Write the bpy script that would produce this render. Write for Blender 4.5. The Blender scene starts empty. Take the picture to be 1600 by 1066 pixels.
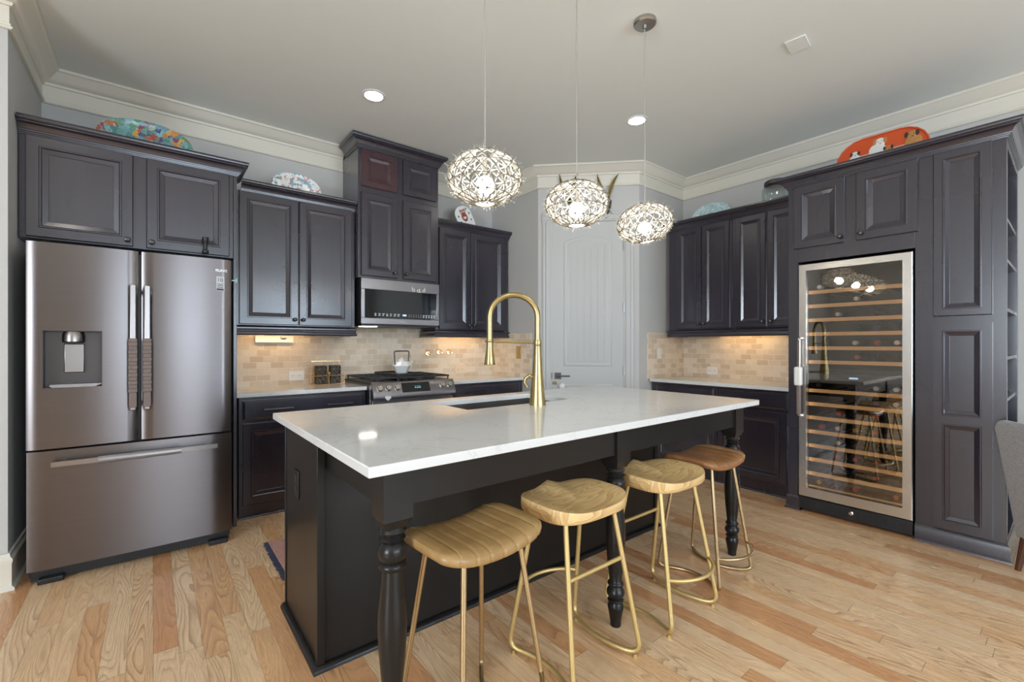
import bpy, math, random
from mathutils import Vector, Matrix
R = math.radians
PI = math.pi
random.seed(7)
S = bpy.context.scene
COL = S.collection

# ------------------------------------------------------------------ camera, world, exposure
cam_d = bpy.data.cameras.new('camera')
cam = bpy.data.objects.new('camera', cam_d)
COL.objects.link(cam)
cam.location = (0, 0, 1.25)
cam.rotation_euler = (PI / 2, 0, -0.6728)
cam_d.sensor_width = 36
cam_d.lens = 36 * 703.6 / 1600
cam_d.shift_y = 5.8 / 1600
cam_d.clip_start = 0.05
S.camera = cam
S.view_settings.view_transform = 'Standard'
S.view_settings.look = 'None'
S.view_settings.gamma = 1
S.view_settings.use_curve_mapping = False
S.view_settings.exposure = -0.12
W = bpy.data.worlds.new('world')
S.world = W
W.use_nodes = True
W.node_tree.nodes['Background'].inputs[0].default_value = (0.62, 0.76, 1.0, 1)
W.node_tree.nodes['Background'].inputs[1].default_value = 1.5

# strengths of the room's lamps and of the added window lights and downlights
CAN_E, BULB_E, STRIP_E, WIN_W = 62.0, 76.0, 23.0, 122.0
CEIL = 3.075


def area(name, loc, rot, sx, sy, watts, col, parent=None):
    l = bpy.data.lights.new(name, 'AREA')
    l.shape = 'RECTANGLE'
    l.size, l.size_y = sx, sy
    l.energy, l.color = watts, col
    o = bpy.data.objects.new(name, l)
    COL.objects.link(o)
    o.location, o.rotation_euler = loc, rot
    return o


# area lamps standing in for daylight at unseen, added windows behind the viewer
for i, x in enumerate((0.6, 2.8)):
    area('window_daylight', (x, -4.26, 1.65), (-PI / 2 + PI, 0, 0), 1.5, 1.7, WIN_W, (0.70, 0.85, 1.0))
area('window_daylight', (-4.06, -0.6, 1.65), (PI / 2, 0, -PI / 2), 1.9, 1.7, WIN_W * 2.2, (0.80, 0.90, 1.0))  # added far-left window, made strong to brighten the pantry return wall


# ------------------------------------------------------------------ material helpers
def lin(r, g, b):
    f = lambda c: c / 12.92 if c <= 0.04045 else ((c + 0.055) / 1.055) ** 2.4
    return (f(r / 255), f(g / 255), f(b / 255), 1)


class NT:
    def __init__(s, name):
        s.m = bpy.data.materials.new(name)
        s.m.use_nodes = True
        s.t = s.m.node_tree
        s.b = s.t.nodes['Principled BSDF']
        s.out = s.t.nodes['Material Output']

    def n(s, typ, props=None, **ins):
        nd = s.t.nodes.new('ShaderNode' + typ)
        for k, v in (props or {}).items():
            setattr(nd, k, v)
        for k, v in ins.items():
            key = int(k[1:]) if k[0] == 'i' and k[1:].isdigit() else k.replace('_', ' ')
            s.set(nd.inputs[key], v)
        return nd

    def set(s, sock, v):
        if hasattr(v, 'bl_idname') and hasattr(v, 'outputs'):
            v = v.outputs[0]
        if isinstance(v, bpy.types.NodeSocket):
            s.t.links.new(v, sock)
        else:
            sock.default_value = v

    def math(s, op, a, b=0.0, c=None):
        nd = s.n('Math', {'operation': op}, i0=a, i1=b)
        if c is not None:
            s.set(nd.inputs[2], c)
        return nd

    def mix(s, f, a, b, mode='MIX'):
        nd = s.t.nodes.new('ShaderNodeMix')
        nd.data_type = 'RGBA'
        nd.blend_type = mode
        s.set(nd.inputs[0], f)
        s.set(nd.inputs[6], a)
        s.set(nd.inputs[7], b)
        return nd.outputs[2]

    def ramp(s, fac, stops):
        nd = s.n('ValToRGB', i0=fac)
        e = nd.color_ramp.elements
        while len(e) < len(stops):
            e.new(0.5)
        for el, (p, c) in zip(e, stops):
            el.position, el.color = p, c
        return nd.outputs[0]

    def obj(s):
        return s.n('TexCoord').outputs['Object']

    def xyz(s, v=None):
        nd = s.n('SeparateXYZ', i0=v or s.obj())
        return nd.outputs

    def vec(s, x=0.0, y=0.0, z=0.0):
        return s.n('CombineXYZ', i0=x, i1=y, i2=z)

    def scale(s, v, sc):
        return s.n('VectorMath', {'operation': 'MULTIPLY'}, i0=v, i1=sc)

    def noise(s, v, scale, detail=2.0, rough=0.5, dist=0.0):
        return s.n('TexNoise', Vector=v, Scale=scale, Detail=detail, Roughness=rough, Distortion=dist).outputs[0]

    def p(s, **kw):
        for k, v in kw.items():
            s.set(s.b.inputs[k.replace('_', ' ')], v)
        return s

    def bump(s, h, strength=0.2, dist=0.01):
        nd = s.n('Bump', Strength=strength, Distance=dist, Height=h)
        s.set(s.b.inputs['Normal'], nd)


def plain(name, col, rough=0.5, metal=0.0, var=0.04, scale=9.0, **kw):
    """A plain finish with slight unevenness."""
    k = NT(name)
    nz = k.noise(k.obj(), scale, 3)
    a = tuple(c * (1 - var) for c in col[:3]) + (1,)
    b = tuple(min(1, c * (1 + var)) for c in col[:3]) + (1,)
    k.p(Base_Color=k.mix(nz, a, b), Roughness=rough, Metallic=metal, **kw)
    return k.m


MT = {}
MT['wall'] = plain('grey_wall_paint', lin(192, 190, 186), 0.8, var=0.015)
MT['ceiling'] = plain('ceiling_paint', lin(231, 234, 230), 0.9, var=0.012)
MT['trim'] = plain('cream_trim_paint', lin(222, 216, 202), 0.4, var=0.01)
MT['doorpaint'] = plain('white_door_paint', lin(190, 189, 186), 0.38, var=0.01)


def dark_wood(name, c1, c2, rough, coat=0.15):
    k = NT(name)
    v = k.scale(k.obj(), (38, 38, 1.6))
    g = k.noise(v, 1.5, 4, 0.6, 0.4)
    g2 = k.noise(k.obj(), 2.0, 2)
    k.p(Base_Color=k.mix(g, c1, c2), Roughness=k.math('MULTIPLY_ADD', g2, 0.10, rough - 0.05), Coat_Weight=coat, Coat_Roughness=0.22)
    k.bump(g, 0.04, 0.002)
    return k.m


MT['espresso'] = dark_wood('espresso_stained_wood', (0.018, 0.0155, 0.0255, 1), (0.031, 0.025, 0.038, 1), 0.28, 1.0)
MT['cherry'] = dark_wood('reddish_espresso_wood', (0.036, 0.012, 0.018, 1), (0.060, 0.020, 0.028, 1), 0.28, 1.0)
MT['black'] = dark_wood('black_painted_wood', (0.0095, 0.0085, 0.0080, 1), (0.014, 0.0125, 0.0115, 1), 0.30, 0.0)
MT['black'].node_tree.nodes['Principled BSDF'].inputs['Specular IOR Level'].default_value = 0.35


def steel(name, col, rough, streak=(0.4, 0.4, 90), amt=0.08, aniso=0.0):
    k = NT(name)
    g = k.noise(k.scale(k.obj(), streak), 2.5, 3, 0.6)
    a = tuple(c * (1 - amt) for c in col) + (1,)
    b = tuple(c * (1 + amt) for c in col) + (1,)
    k.p(Base_Color=k.mix(g, a, b), Metallic=1.0, Roughness=k.math('MULTIPLY_ADD', g, amt, rough - amt / 2))
    if aniso:
        tg = k.n('Tangent', {'direction_type': 'RADIAL', 'axis': 'Z'})
        k.p(Anisotropic=aniso, Anisotropic_Rotation=0.25, Tangent=tg)
    return k.m


MT['blacksteel'] = steel('dark_stainless_steel', (0.175, 0.156, 0.153), 0.30, aniso=0.75)
MT['steel'] = steel('brushed_stainless_steel', (0.60, 0.575, 0.54), 0.27, (60, 60, 60), 0.02)
MT['chrome'] = steel('bright_metal', (0.75, 0.72, 0.68), 0.16, amt=0.03)
MT['greysteel'] = steel('grey_stainless_steel', (0.30, 0.28, 0.285), 0.30, (0.4, 0.4, 90), 0.05)
MT['niche'] = steel('dark_niche_steel', (0.085, 0.076, 0.072), 0.4, (60, 60, 60), 0.03)  # recess shade put into a darker copy of the door steel
MT['satin'] = steel('satin_dark_handle_steel', (0.30, 0.275, 0.262), 0.30, (60, 60, 60), 0.02)
MT['nickel'] = steel('brushed_nickel', (0.45, 0.43, 0.40), 0.3)
MT['brass'] = steel('brushed_brass', (0.44, 0.335, 0.15), 0.30, (60, 60, 60), 0.02)
MT['goldframe'] = steel('satin_gold_tube', (0.70, 0.53, 0.23), 0.46, (60, 60, 60), 0.02)
MT['goldframe'].node_tree.nodes['Principled BSDF'].inputs['Metallic'].default_value = 0.75
MT['agedbrass'] = steel('aged_brass_tube', (0.56, 0.43, 0.25), 0.36, (60, 60, 60), 0.04)
MT['darkbronze'] = steel('dark_bronze_hardware', (0.11, 0.10, 0.10), 0.4, (60, 60, 60), 0.03)
MT['copper'] = steel('polished_copper', (0.80, 0.45, 0.20), 0.2)
MT['sinksteel'] = steel('sink_steel', (0.30, 0.28, 0.26), 0.35)
MT['blackplastic'] = plain('black_plastic', (0.012, 0.012, 0.013, 1), 0.4)
MT['iron'] = plain('cast_iron', (0.022, 0.022, 0.024, 1), 0.5, var=0.2, scale=60)
MT['blackglass'] = plain('black_glass', (0.006, 0.008, 0.009, 1), 0.05, var=0.0, Specular_IOR_Level=0.7)
MT['white'] = plain('white_plastic', lin(232, 230, 224), 0.35, var=0.01)
MT['beigeplate'] = plain('beige_plastic', lin(226, 206, 180), 0.4, var=0.01)
MT['sleeve'] = plain('grey_handle_sleeve', lin(118, 104, 98), 0.75, var=0.15, scale=40)
MT['clearwrap'] = plain('silvery_handle_wrap', lin(150, 146, 146), 0.35, 0.5, var=0.15, scale=40)
MT['porcelain'] = plain('white_porcelain', lin(232, 232, 230), 0.25, var=0.01)
MT['peppercorn'] = None
MT['teal'] = plain('pale_teal_plastic', lin(150, 195, 190), 0.4)
MT['leafbronze'] = plain('antique_gold_leaf', lin(134, 116, 60), 0.45, 0.6, var=0.3, scale=30)
MT['leafdark'] = plain('dark_twig', lin(62, 58, 50), 0.6, var=0.25, scale=40)
MT['red'] = plain('red_print', lin(205, 60, 60), 0.5)
MT['beech'] = None
MT['brownleg'] = plain('brown_chair_leg', lin(84, 52, 34), 0.4, var=0.2)
MT['navy'] = plain('navy_fringe', lin(62, 66, 86), 0.9, var=0.3, scale=150)
MT['cable'] = plain('black_cable', (0.02, 0.02, 0.022, 1), 0.5)


def emit(name, col, s):
    k = NT(name)
    e = k.n('Emission', Color=col, Strength=s)
    k.t.links.new(e.outputs[0], k.out.inputs[0])
    return k.m


MT['canlens'] = emit('lit_downlight_lens', (1.0, 0.95, 0.87, 1), CAN_E)
MT['bulb'] = emit('lit_bulb', (1.0, 0.93, 0.82, 1), BULB_E)
MT['strip'] = emit('lit_led_strip', (1.0, 0.64, 0.28, 1), STRIP_E)
MT['strip_cool'] = emit('lit_hood_lamp', (1.0, 0.93, 0.82, 1), 14.0)
MT['coolerlamp'] = emit('lit_cooler_lamp', (1.0, 0.86, 0.66, 1), 11.0)
MT['led_teal'] = emit('lit_teal_digits', (0.25, 0.85, 1.0, 1), 1.6)
MT['led_blue'] = emit('lit_blue_digits', (0.45, 0.7, 1.0, 1), 1.6)
MT['icon'] = plain('printed_white_icons', lin(225, 225, 225), 0.5)


def glass(name, tint, rough=0.0, refl=0.05):
    k = NT(name)
    tr = k.n('BsdfTransparent', Color=tint)
    gl = k.n('BsdfGlossy', Color=(1, 1, 1, 1), Roughness=rough)
    fc = k.n('LayerWeight', Blend=0.5).outputs['Facing']
    f2 = k.math('MULTIPLY_ADD', k.math('POWER', fc, 5.0), 0.9, refl)
    mx = k.n('MixShader', i0=f2, i1=tr, i2=gl)
    k.t.links.new(mx.outputs[0], k.out.inputs[0])
    return k.m


MT['winepane'] = glass('tinted_cooler_glass', (0.86, 0.82, 0.78, 1), refl=0.13)
MT['clear'] = glass('clear_glass', (0.86, 0.90, 0.90, 1), refl=0.12)
MT['pane'] = glass('window_glass', (0.95, 0.97, 1.0, 1))


def m_floor():
    k = NT('oak_plank_floor')
    x, y, z = k.xyz()
    PW, PL = 0.082, 1.15
    xr = k.math('DIVIDE', x, PW)
    row = k.math('FLOOR', xr)
    rr = k.n('TexWhiteNoise', {'noise_dimensions': '1D'}, W=row).outputs[0]
    yr = k.math('ADD', k.math('DIVIDE', y, PL), k.math('MULTIPLY', rr, 13.7))
    colu = k.math('FLOOR', yr)
    wn = k.n('TexWhiteNoise', {'noise_dimensions': '2D'}, Vector=k.vec(row, colu))
    rnd, rcol = wn.outputs[0], wn.outputs[1]
    r2 = k.xyz(rcol)
    off = k.math('MULTIPLY', rnd, 40.0)
    # cathedral figure: contour lines of a stretched noise, with open pores along the grain
    gv = k.vec(k.math('MULTIPLY', x, 9.0), k.math('MULTIPLY', y, 1.15), off)
    n1 = k.noise(gv, 1.0, 1.0, 0.4, 0.25)
    fine = k.noise(k.vec(k.math('MULTIPLY', x, 60.0), k.math('MULTIPLY', y, 6.0), off), 1.0, 3, 0.6)
    cont = k.math('ADD', k.math('MULTIPLY', n1, 20.0), k.math('MULTIPLY', fine, 0.5))
    ring = k.math('POWER', k.math('FRACT', cont), 3.2)
    pores = k.noise(k.vec(k.math('MULTIPLY', x, 420.0), k.math('MULTIPLY', y, 12.0), off), 1.0, 2, 0.6)
    big = k.noise(k.vec(k.math('MULTIPLY', x, 14.0), k.math('MULTIPLY', y, 3.0), off), 1.0, 3)
    base = k.ramp(r2[0], [(0.0, lin(232, 190, 144)), (0.35, lin(240, 208, 168)), (0.65, lin(234, 194, 150)), (0.85, lin(224, 174, 126)), (1.0, lin(212, 156, 110))])
    base = k.mix(k.math('MULTIPLY', k.math('POWER', big, 2.0), 0.35), base, lin(192, 134, 90))
    c = k.mix(k.math('MULTIPLY', ring, k.math('MULTIPLY_ADD', r2[1], 0.40, 0.26)), base, lin(118, 72, 40))
    c = k.mix(k.math('MULTIPLY', k.math('GREATER_THAN', pores, 0.55), 0.17), c, lin(132, 90, 58))
    fx = k.math('FRACT', xr)
    ex = k.math('MINIMUM', fx, k.math('SUBTRACT', 1.0, fx))
    fy = k.math('FRACT', yr)
    ey = k.math('MINIMUM', fy, k.math('SUBTRACT', 1.0, fy))
    gap = k.math('MAXIMUM', k.math('LESS_THAN', ex, 0.010), k.math('LESS_THAN', ey, 0.0011))
    c = k.mix(k.math('MULTIPLY', gap, 0.55), c, lin(92, 56, 32))
    k.p(Base_Color=c, Roughness=k.math('MULTIPLY_ADD', ring, 0.10, 0.27), Coat_Weight=0.25, Coat_Roughness=0.16)
    k.bump(k.math('SUBTRACT', k.math('MULTIPLY', ring, -0.25), gap), 0.15, 0.002)
    return k.m


MT['floor'] = m_floor()


def m_tile():
    k = NT('tumbled_travertine_tile')
    x, y, z = k.xyz()
    v = k.vec(x, z)
    br = k.n('TexBrick', {'offset': 0.5}, Vector=v, Color1=lin(234, 222, 204), Color2=lin(204, 184, 158), Mortar=lin(236, 226, 212),
             Scale=1.0, Mortar_Size=0.0028, Mortar_Smooth=0.2, Bias=-0.15, Brick_Width=0.104, Row_Height=0.0525)
    mot = k.noise(k.obj(), 26.0, 5, 0.65)
    col = k.mix(k.math('MULTIPLY', mot, 0.55), br.outputs[0], lin(214, 200, 184), 'MULTIPLY')
    k.p(Base_Color=col, Roughness=0.6)
    k.bump(k.math('SUBTRACT', k.math('MULTIPLY', mot, 0.4), br.outputs[1]), 0.5, 0.004)
    return k.m


MT['tile'] = m_tile()


def m_quartz():
    k = NT('white_quartz')
    n1 = k.noise(k.obj(), 2.2, 5, 0.6, 1.2)
    vein = k.math('LESS_THAN', k.math('ABSOLUTE', k.math('SUBTRACT', n1, 0.5)), 0.008)
    n2 = k.noise(k.obj(), 6.0, 3)
    c = k.mix(n2, lin(218, 218, 216), lin(226, 225, 223))
    c = k.mix(k.math('MULTIPLY', vein, 0.18), c, lin(170, 166, 160))
    k.p(Base_Color=c, Roughness=0.07, Specular_IOR_Level=0.4)
    return k.m


MT['quartz'] = m_quartz()


def m_wood(name, c1, c2, sc, freq, rough):
    k = NT(name)
    n1 = k.noise(k.scale(k.obj(), sc), 1.0, 1.5, 0.5, 0.5)
    r = k.math('FRACT', k.math('MULTIPLY', n1, freq))
    r = k.math('POWER', r, 1.6)
    f = k.noise(k.scale(k.obj(), tuple(s * 14 for s in sc)), 1.0, 3)
    c = k.mix(k.math('MULTIPLY', r, 0.6), c1, c2)
    c = k.mix(k.math('MULTIPLY', f, 0.25), c, c2)
    k.p(Base_Color=c, Roughness=rough)
    return k.m


MT['elm'] = m_wood('pale_elm_wood', lin(240, 206, 146), lin(168, 118, 64), (3.0, 12.0, 9.0), 13.0, 0.42)
MT['beech'] = m_wood('beech_shelf_wood', lin(248, 206, 150), lin(226, 176, 118), (2, 30, 30), 6.0, 0.5)


def m_leather(name, c1, c2):
    k = NT(name)
    n1 = k.noise(k.obj(), 14.0, 4, 0.6)
    n2 = k.noise(k.obj(), 260.0, 2)
    k.p(Base_Color=k.mix(n1, c1, c2), Roughness=k.math('MULTIPLY_ADD', n1, 0.15, 0.27))
    k.bump(n2, 0.12, 0.002)
    return k.m


MT['leather'] = m_leather('tan_leather', lin(128, 96, 54), lin(196, 158, 104))
MT['leather2'] = m_leather('brown_leather', lin(118, 76, 42), lin(176, 124, 80))
MT['stitch'] = plain('pale_stitching', lin(196, 162, 104), 0.7)


def m_mosaic(name, stops, scale, rough=0.25, lines=None, stretch=(1, 1, 1)):
    """Painted ceramic: irregular cells of colour with darker outlines between them."""
    k = NT(name)
    v = k.scale(k.obj(), stretch)
    wob = k.n('VectorMath', {'operation': 'ADD'}, i0=v, i1=k.scale(k.n('TexNoise', Vector=v, Scale=scale * 0.8).outputs[1], (0.05, 0.05, 0.05)))
    vo = k.n('TexVoronoi', Vector=wob, Scale=scale)
    h = k.xyz(vo.outputs['Color'])[0]
    c = k.ramp(h, stops)
    k.t.nodes[-1]
    fine = k.noise(k.obj(), scale * 9, 3, 0.7)
    c = k.mix(k.math('MULTIPLY', k.math('GREATER_THAN', fine, 0.60), 0.6), c, lin(226, 232, 228))
    if lines:
        ed = k.n('TexVoronoi', {'feature': 'DISTANCE_TO_EDGE'}, Vector=wob, Scale=scale)
        c = k.mix(k.math('LESS_THAN', ed.outputs[0], 0.05), c, lines)
    k.p(Base_Color=c, Roughness=rough)
    return k.m


MT['mosaic'] = m_mosaic('colourful_painted_ceramic', [(0.0, lin(46, 96, 88)), (0.25, lin(92, 140, 150)), (0.42, lin(70, 122, 66)), (0.58, lin(120, 165, 178)), (0.72, lin(196, 142, 44)), (0.84, lin(150, 52, 34)), (1.0, lin(36, 62, 118))], 34.0)
MT['floralplate'] = m_mosaic('floral_painted_ceramic', [(0.0, lin(226, 226, 222)), (0.5, lin(210, 216, 214)), (0.62, lin(196, 120, 112)), (0.8, lin(96, 150, 164)), (1.0, lin(120, 170, 190))], 46.0)
MT['bluefloral'] = m_mosaic('blue_and_white_ceramic', [(0.0, lin(150, 190, 198)), (0.5, lin(186, 212, 214)), (0.75, lin(232, 238, 236)), (1.0, lin(168, 204, 208))], 70.0)
MT['orange'] = plain('orange_red_glaze', lin(212, 84, 36), 0.35, var=0.1)
MT['dogwhite'] = plain('painted_white_fur', lin(232, 228, 222), 0.4, var=0.05, scale=40)
MT['dogtan'] = plain('painted_tan_fur', lin(188, 132, 74), 0.4, var=0.2, scale=40)
MT['dogdark'] = plain('painted_dark_fur', lin(52, 46, 44), 0.4, var=0.1)
MT['rosy'] = plain('painted_pink_ground', lin(226, 176, 160), 0.4, var=0.05)
MT['owlrust'] = plain('painted_rust_feathers', lin(150, 72, 52), 0.4, var=0.25, scale=60)


def m_speck(name, c1, c2, scale, thr=0.6, rough=0.8):
    k = NT(name)
    n = k.noise(k.obj(), scale, 3, 0.7)
    f = k.math('GREATER_THAN', n, thr)
    k.p(Base_Color=k.mix(f, c1, c2), Roughness=rough)
    k.bump(n, 0.3, 0.003)
    return k.m


MT['peppercorn'] = m_speck('dark_peppercorns', lin(34, 32, 30), lin(110, 100, 88), 110, 0.53)
MT['rug'] = m_speck('faded_pink_rug', lin(196, 146, 130), lin(150, 130, 140), 90, 0.55, 0.95)


def m_fabric():
    k = NT('grey_tweed_fabric')
    n = k.noise(k.scale(k.obj(), (60, 60, 190)), 1.0, 3, 0.7)
    n2 = k.noise(k.scale(k.obj(), (190, 190, 50)), 1.0, 3, 0.7)
    c = k.mix(k.math('MULTIPLY', n, 1.0), lin(110, 108, 110), lin(206, 204, 204))
    c = k.mix(k.math('MULTIPLY', n2, 0.5), c, lin(110, 108, 110))
    k.p(Base_Color=c, Roughness=0.95, Sheen_Weight=0.2)
    k.bump(n, 0.5, 0.003)
    return k.m


MT['tweed'] = m_fabric()
MT['twine'] = plain('whitish_crystal_twine', lin(226, 222, 212), 0.35, var=0.05)
MT['wire'] = plain('bronze_grey_wire', lin(128, 120, 104), 0.45, 0.5, var=0.1)
MT['cord'] = plain('clear_silver_cord', lin(176, 172, 164), 0.35, 0.3)
MT['bottle'] = plain('dark_bottle_glass', (0.010, 0.013, 0.012, 1), 0.07, var=0.0, Specular_IOR_Level=0.7)
CAPS = {'red': lin(170, 44, 36), 'gold': lin(176, 140, 50), 'silver': lin(206, 206, 206), 'navy': lin(42, 60, 120), 'copper': lin(176, 96, 66), 'black': lin(26, 26, 28)}
for kx, cc in CAPS.items():
    MT['cap_' + kx] = plain(kx + '_bottle_capsule', cc, 0.35, 0.3)


# ------------------------------------------------------------------ mesh helpers
class M:
    def __init__(s):
        s.v, s.f, s.mi, s.cur = [], [], [], 0

    def add(s, vs, fs):
        o = len(s.v)
        s.v += [tuple(p) for p in vs]
        for f in fs:
            s.f.append([i + o for i in f])
            s.mi.append(s.cur)
        return s

    def box(s, x0, x1, y0, y1, z0, z1):
        if x0 > x1: x0, x1 = x1, x0
        if y0 > y1: y0, y1 = y1, y0
        if z0 > z1: z0, z1 = z1, z0
        return s.add([(x0, y0, z0), (x1, y0, z0), (x1, y1, z0), (x0, y1, z0), (x0, y0, z1), (x1, y0, z1), (x1, y1, z1), (x0, y1, z1)],
                     [(0, 3, 2, 1), (4, 5, 6, 7), (0, 1, 5, 4), (1, 2, 6, 5), (2, 3, 7, 6), (3, 0, 4, 7)])

    def tube(s, pts, r, seg=10, closed=False, caps=True):
        P = [Vector(p) for p in pts]
        n = len(P)
        rad = r if isinstance(r, (list, tuple)) else [r] * n
        T = []
        for i in range(n):
            a = P[(i - 1) % n] if (closed or i > 0) else P[i]
            b = P[(i + 1) % n] if (closed or i < n - 1) else P[i]
            t = (b - a)
            T.append(t.normalized() if t.length > 1e-9 else Vector((0, 0, 1)))
        u = T[0].orthogonal().normalized()
        vs, fs = [], []
        for i in range(n):
            if i:
                ax = T[i - 1].cross(T[i])
                if ax.length > 1e-7:
                    u = Matrix.Rotation(T[i - 1].angle(T[i]), 3, ax.normalized()) @ u
                u = (u - T[i] * u.dot(T[i])).normalized()
            w = T[i].cross(u)
            for k in range(seg):
                a = 2 * PI * k / seg
                vs.append(P[i] + (u * math.cos(a) + w * math.sin(a)) * rad[i])
        m = n if closed else n - 1
        for i in range(m):
            j = (i + 1) % n
            for k in range(seg):
                l = (k + 1) % seg
                fs.append((i * seg + k, i * seg + l, j * seg + l, j * seg + k))
        if caps and not closed:
            fs.append(tuple(range(seg))[::-1])
            fs.append(tuple((n - 1) * seg + k for k in range(seg)))
        return s.add(vs, fs)

    def lathe(s, prof, o=(0, 0, 0), d=(0, 0, 1), seg=24):
        """prof: (radius, distance along d)"""
        o, d = Vector(o), Vector(d).normalized()
        u = d.orthogonal().normalized()
        w = d.cross(u)
        vs, fs = [], []
        for (r, h) in prof:
            for k in range(seg):
                a = 2 * PI * k / seg
                vs.append(o + d * h + (u * math.cos(a) + w * math.sin(a)) * max(r, 1e-4))
        n = len(prof)
        for i in range(n - 1):
            for k in range(seg):
                l = (k + 1) % seg
                fs.append((i * seg + k, i * seg + l, (i + 1) * seg + l, (i + 1) * seg + k))
        fs.append(tuple(range(seg))[::-1])
        fs.append(tuple((n - 1) * seg + k for k in range(seg)))
        return s.add(vs, fs)

    def sweep(s, path, prof):
        """prof (out, z) carried along a path of (x, y); out is to the right of the way it runs."""
        P = [Vector((p[0], p[1])) for p in path]
        n, m = len(P), len(prof)
        vs = []
        for i in range(n):
            ns = []
            for a, b in ((i - 1, i), (i, i + 1)):
                if a >= 0 and b < n:
                    t = (P[b] - P[a]).normalized()
                    ns.append(Vector((t.y, -t.x)))
            if len(ns) == 2:
                q = ns[0] + ns[1]
                q = q / max(0.2, (1 + ns[0].dot(ns[1])))
            else:
                q = ns[0]
            for (o, z) in prof:
                vs.append((P[i].x + q.x * o, P[i].y + q.y * o, z))
        fs = []
        for i in range(n - 1):
            for k in range(m):
                l = (k + 1) % m
                fs.append((i * m + k, (i + 1) * m + k, (i + 1) * m + l, i * m + l))
        fs.append(tuple(range(m)))
        fs.append(tuple((n - 1) * m + k for k in range(m))[::-1])
        return s.add(vs, fs)

    def rings(s, x0, x1, z0, z1, rg, y=0.0):
        """Nested rectangles facing -y: rg = (inset, y offset)."""
        vs, fs = [], []
        for (i, d) in rg:
            vs += [(x0 + i, y + d, z0 + i), (x1 - i, y + d, z0 + i), (x1 - i, y + d, z1 - i), (x0 + i, y + d, z1 - i)]
        for r in range(len(rg) - 1):
            for k in range(4):
                l = (k + 1) % 4
                fs.append((r * 4 + k, r * 4 + l, r * 4 + 4 + l, r * 4 + 4 + k))
        e = (len(rg) - 1) * 4
        fs.append((e, e + 1, e + 2, e + 3))
        fs.append((3, 2, 1, 0))
        return s.add(vs, fs)

    def prism(s, poly, d0, d1, plane='xz'):
        """poly extruded: 'xz' along y, 'xy' along z, 'yz' along x."""
        n = len(poly)
        put = {'xz': lambda a, b, d: (a, d, b), 'xy': lambda a, b, d: (a, b, d), 'yz': lambda a, b, d: (d, a, b)}[plane]
        vs = [put(a, b, d0) for a, b in poly] + [put(a, b, d1) for a, b in poly]
        fs = [tuple(range(n)), tuple(range(n, 2 * n))[::-1]]
        for k in range(n):
            l = (k + 1) % n
            fs.append((l, k, n + k, n + l))
        return s.add(vs, fs)

    def ball(s, c, r, seg=14, sq=(1, 1, 1)):
        vs, fs = [], []
        rows = seg // 2
        for i in range(1, rows):
            t = PI * i / rows
            for k in range(seg):
                a = 2 * PI * k / seg
                vs.append((c[0] + r * sq[0] * math.sin(t) * math.cos(a), c[1] + r * sq[1] * math.sin(t) * math.sin(a), c[2] + r * sq[2] * math.cos(t)))
        vs += [(c[0], c[1], c[2] + r * sq[2]), (c[0], c[1], c[2] - r * sq[2])]
        for i in range(rows - 2):
            for k in range(seg):
                l = (k + 1) % seg
                fs.append((i * seg + k, (i + 1) * seg + k, (i + 1) * seg + l, i * seg + l))
        t, b = len(vs) - 2, len(vs) - 1
        for k in range(seg):
            l = (k + 1) % seg
            fs.append((t, k, l))
            fs.append((b, (rows - 2) * seg + l, (rows - 2) * seg + k))
        return s.add(vs, fs)

    def build(s, name, mat, parent=None, bevel=0, sharp=34, loc=None, rot=None, seg=2):
        me = bpy.data.meshes.new(name)
        me.from_pydata(s.v, [], s.f)
        mats = mat if isinstance(mat, (list, tuple)) else [mat]
        for m in mats:
            me.materials.append(MT[m] if isinstance(m, str) else m)
        me.polygons.foreach_set('material_index', s.mi)
        me.validate()
        import bmesh
        bm = bmesh.new()
        bm.from_mesh(me)
        bmesh.ops.recalc_face_normals(bm, faces=bm.faces)
        bm.to_mesh(me)
        bm.free()
        me.polygons.foreach_set('use_smooth', [True] * len(me.polygons))
        me.set_sharp_from_angle(angle=R(sharp))
        o = bpy.data.objects.new(name, me)
        COL.objects.link(o)
        if parent: o.parent = parent
        if loc: o.location = loc
        if rot: o.rotation_euler = rot
        if bevel:
            b = o.modifiers.new('bevel', 'BEVEL')
            b.width, b.segments, b.limit_method, b.angle_limit = bevel, seg, 'ANGLE', R(40)
        return o


def fillet(pts, r, n=6):
    P = [Vector(p) for p in pts]
    out = [P[0]]
    for i in range(1, len(P) - 1):
        a, b, c = P[i - 1], P[i], P[i + 1]
        u, w = (a - b), (c - b)
        rr = min(r, u.length * 0.45, w.length * 0.45)
        p0, p1 = b + u.normalized() * rr, b + w.normalized() * rr
        for k in range(n + 1):
            t = k / n
            out.append(p0 * (1 - t) ** 2 + b * 2 * t * (1 - t) + p1 * t * t)
    out.append(P[-1])
    return out


def tag(o, label, cat=None, group=None, kind=None):
    o['label'] = label
    if cat: o['category'] = cat
    if group: o['group'] = group
    if kind: o['kind'] = kind
    return o


def thing(name, label, cat, loc=(0, 0, 0), rz=0.0, group=None):
    o = bpy.data.objects.new(name, None)
    o.empty_display_size = 0.1
    COL.objects.link(o)
    o.location = loc
    o.rotation_euler = (0, 0, rz)
    return tag(o, label, cat, group)


def copy_tree(o, parent=None):
    c = o.copy()
    COL.objects.link(c)
    if parent: c.parent = parent
    for ch in list(o.children):
        copy_tree(ch, c)
    return c


def struct(name, m, mat, label, cat, bevel=0, loc=None, rot=None):
    return tag(m.build(name, mat, bevel=bevel, loc=loc, rot=rot), label, cat, kind='structure')


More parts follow.
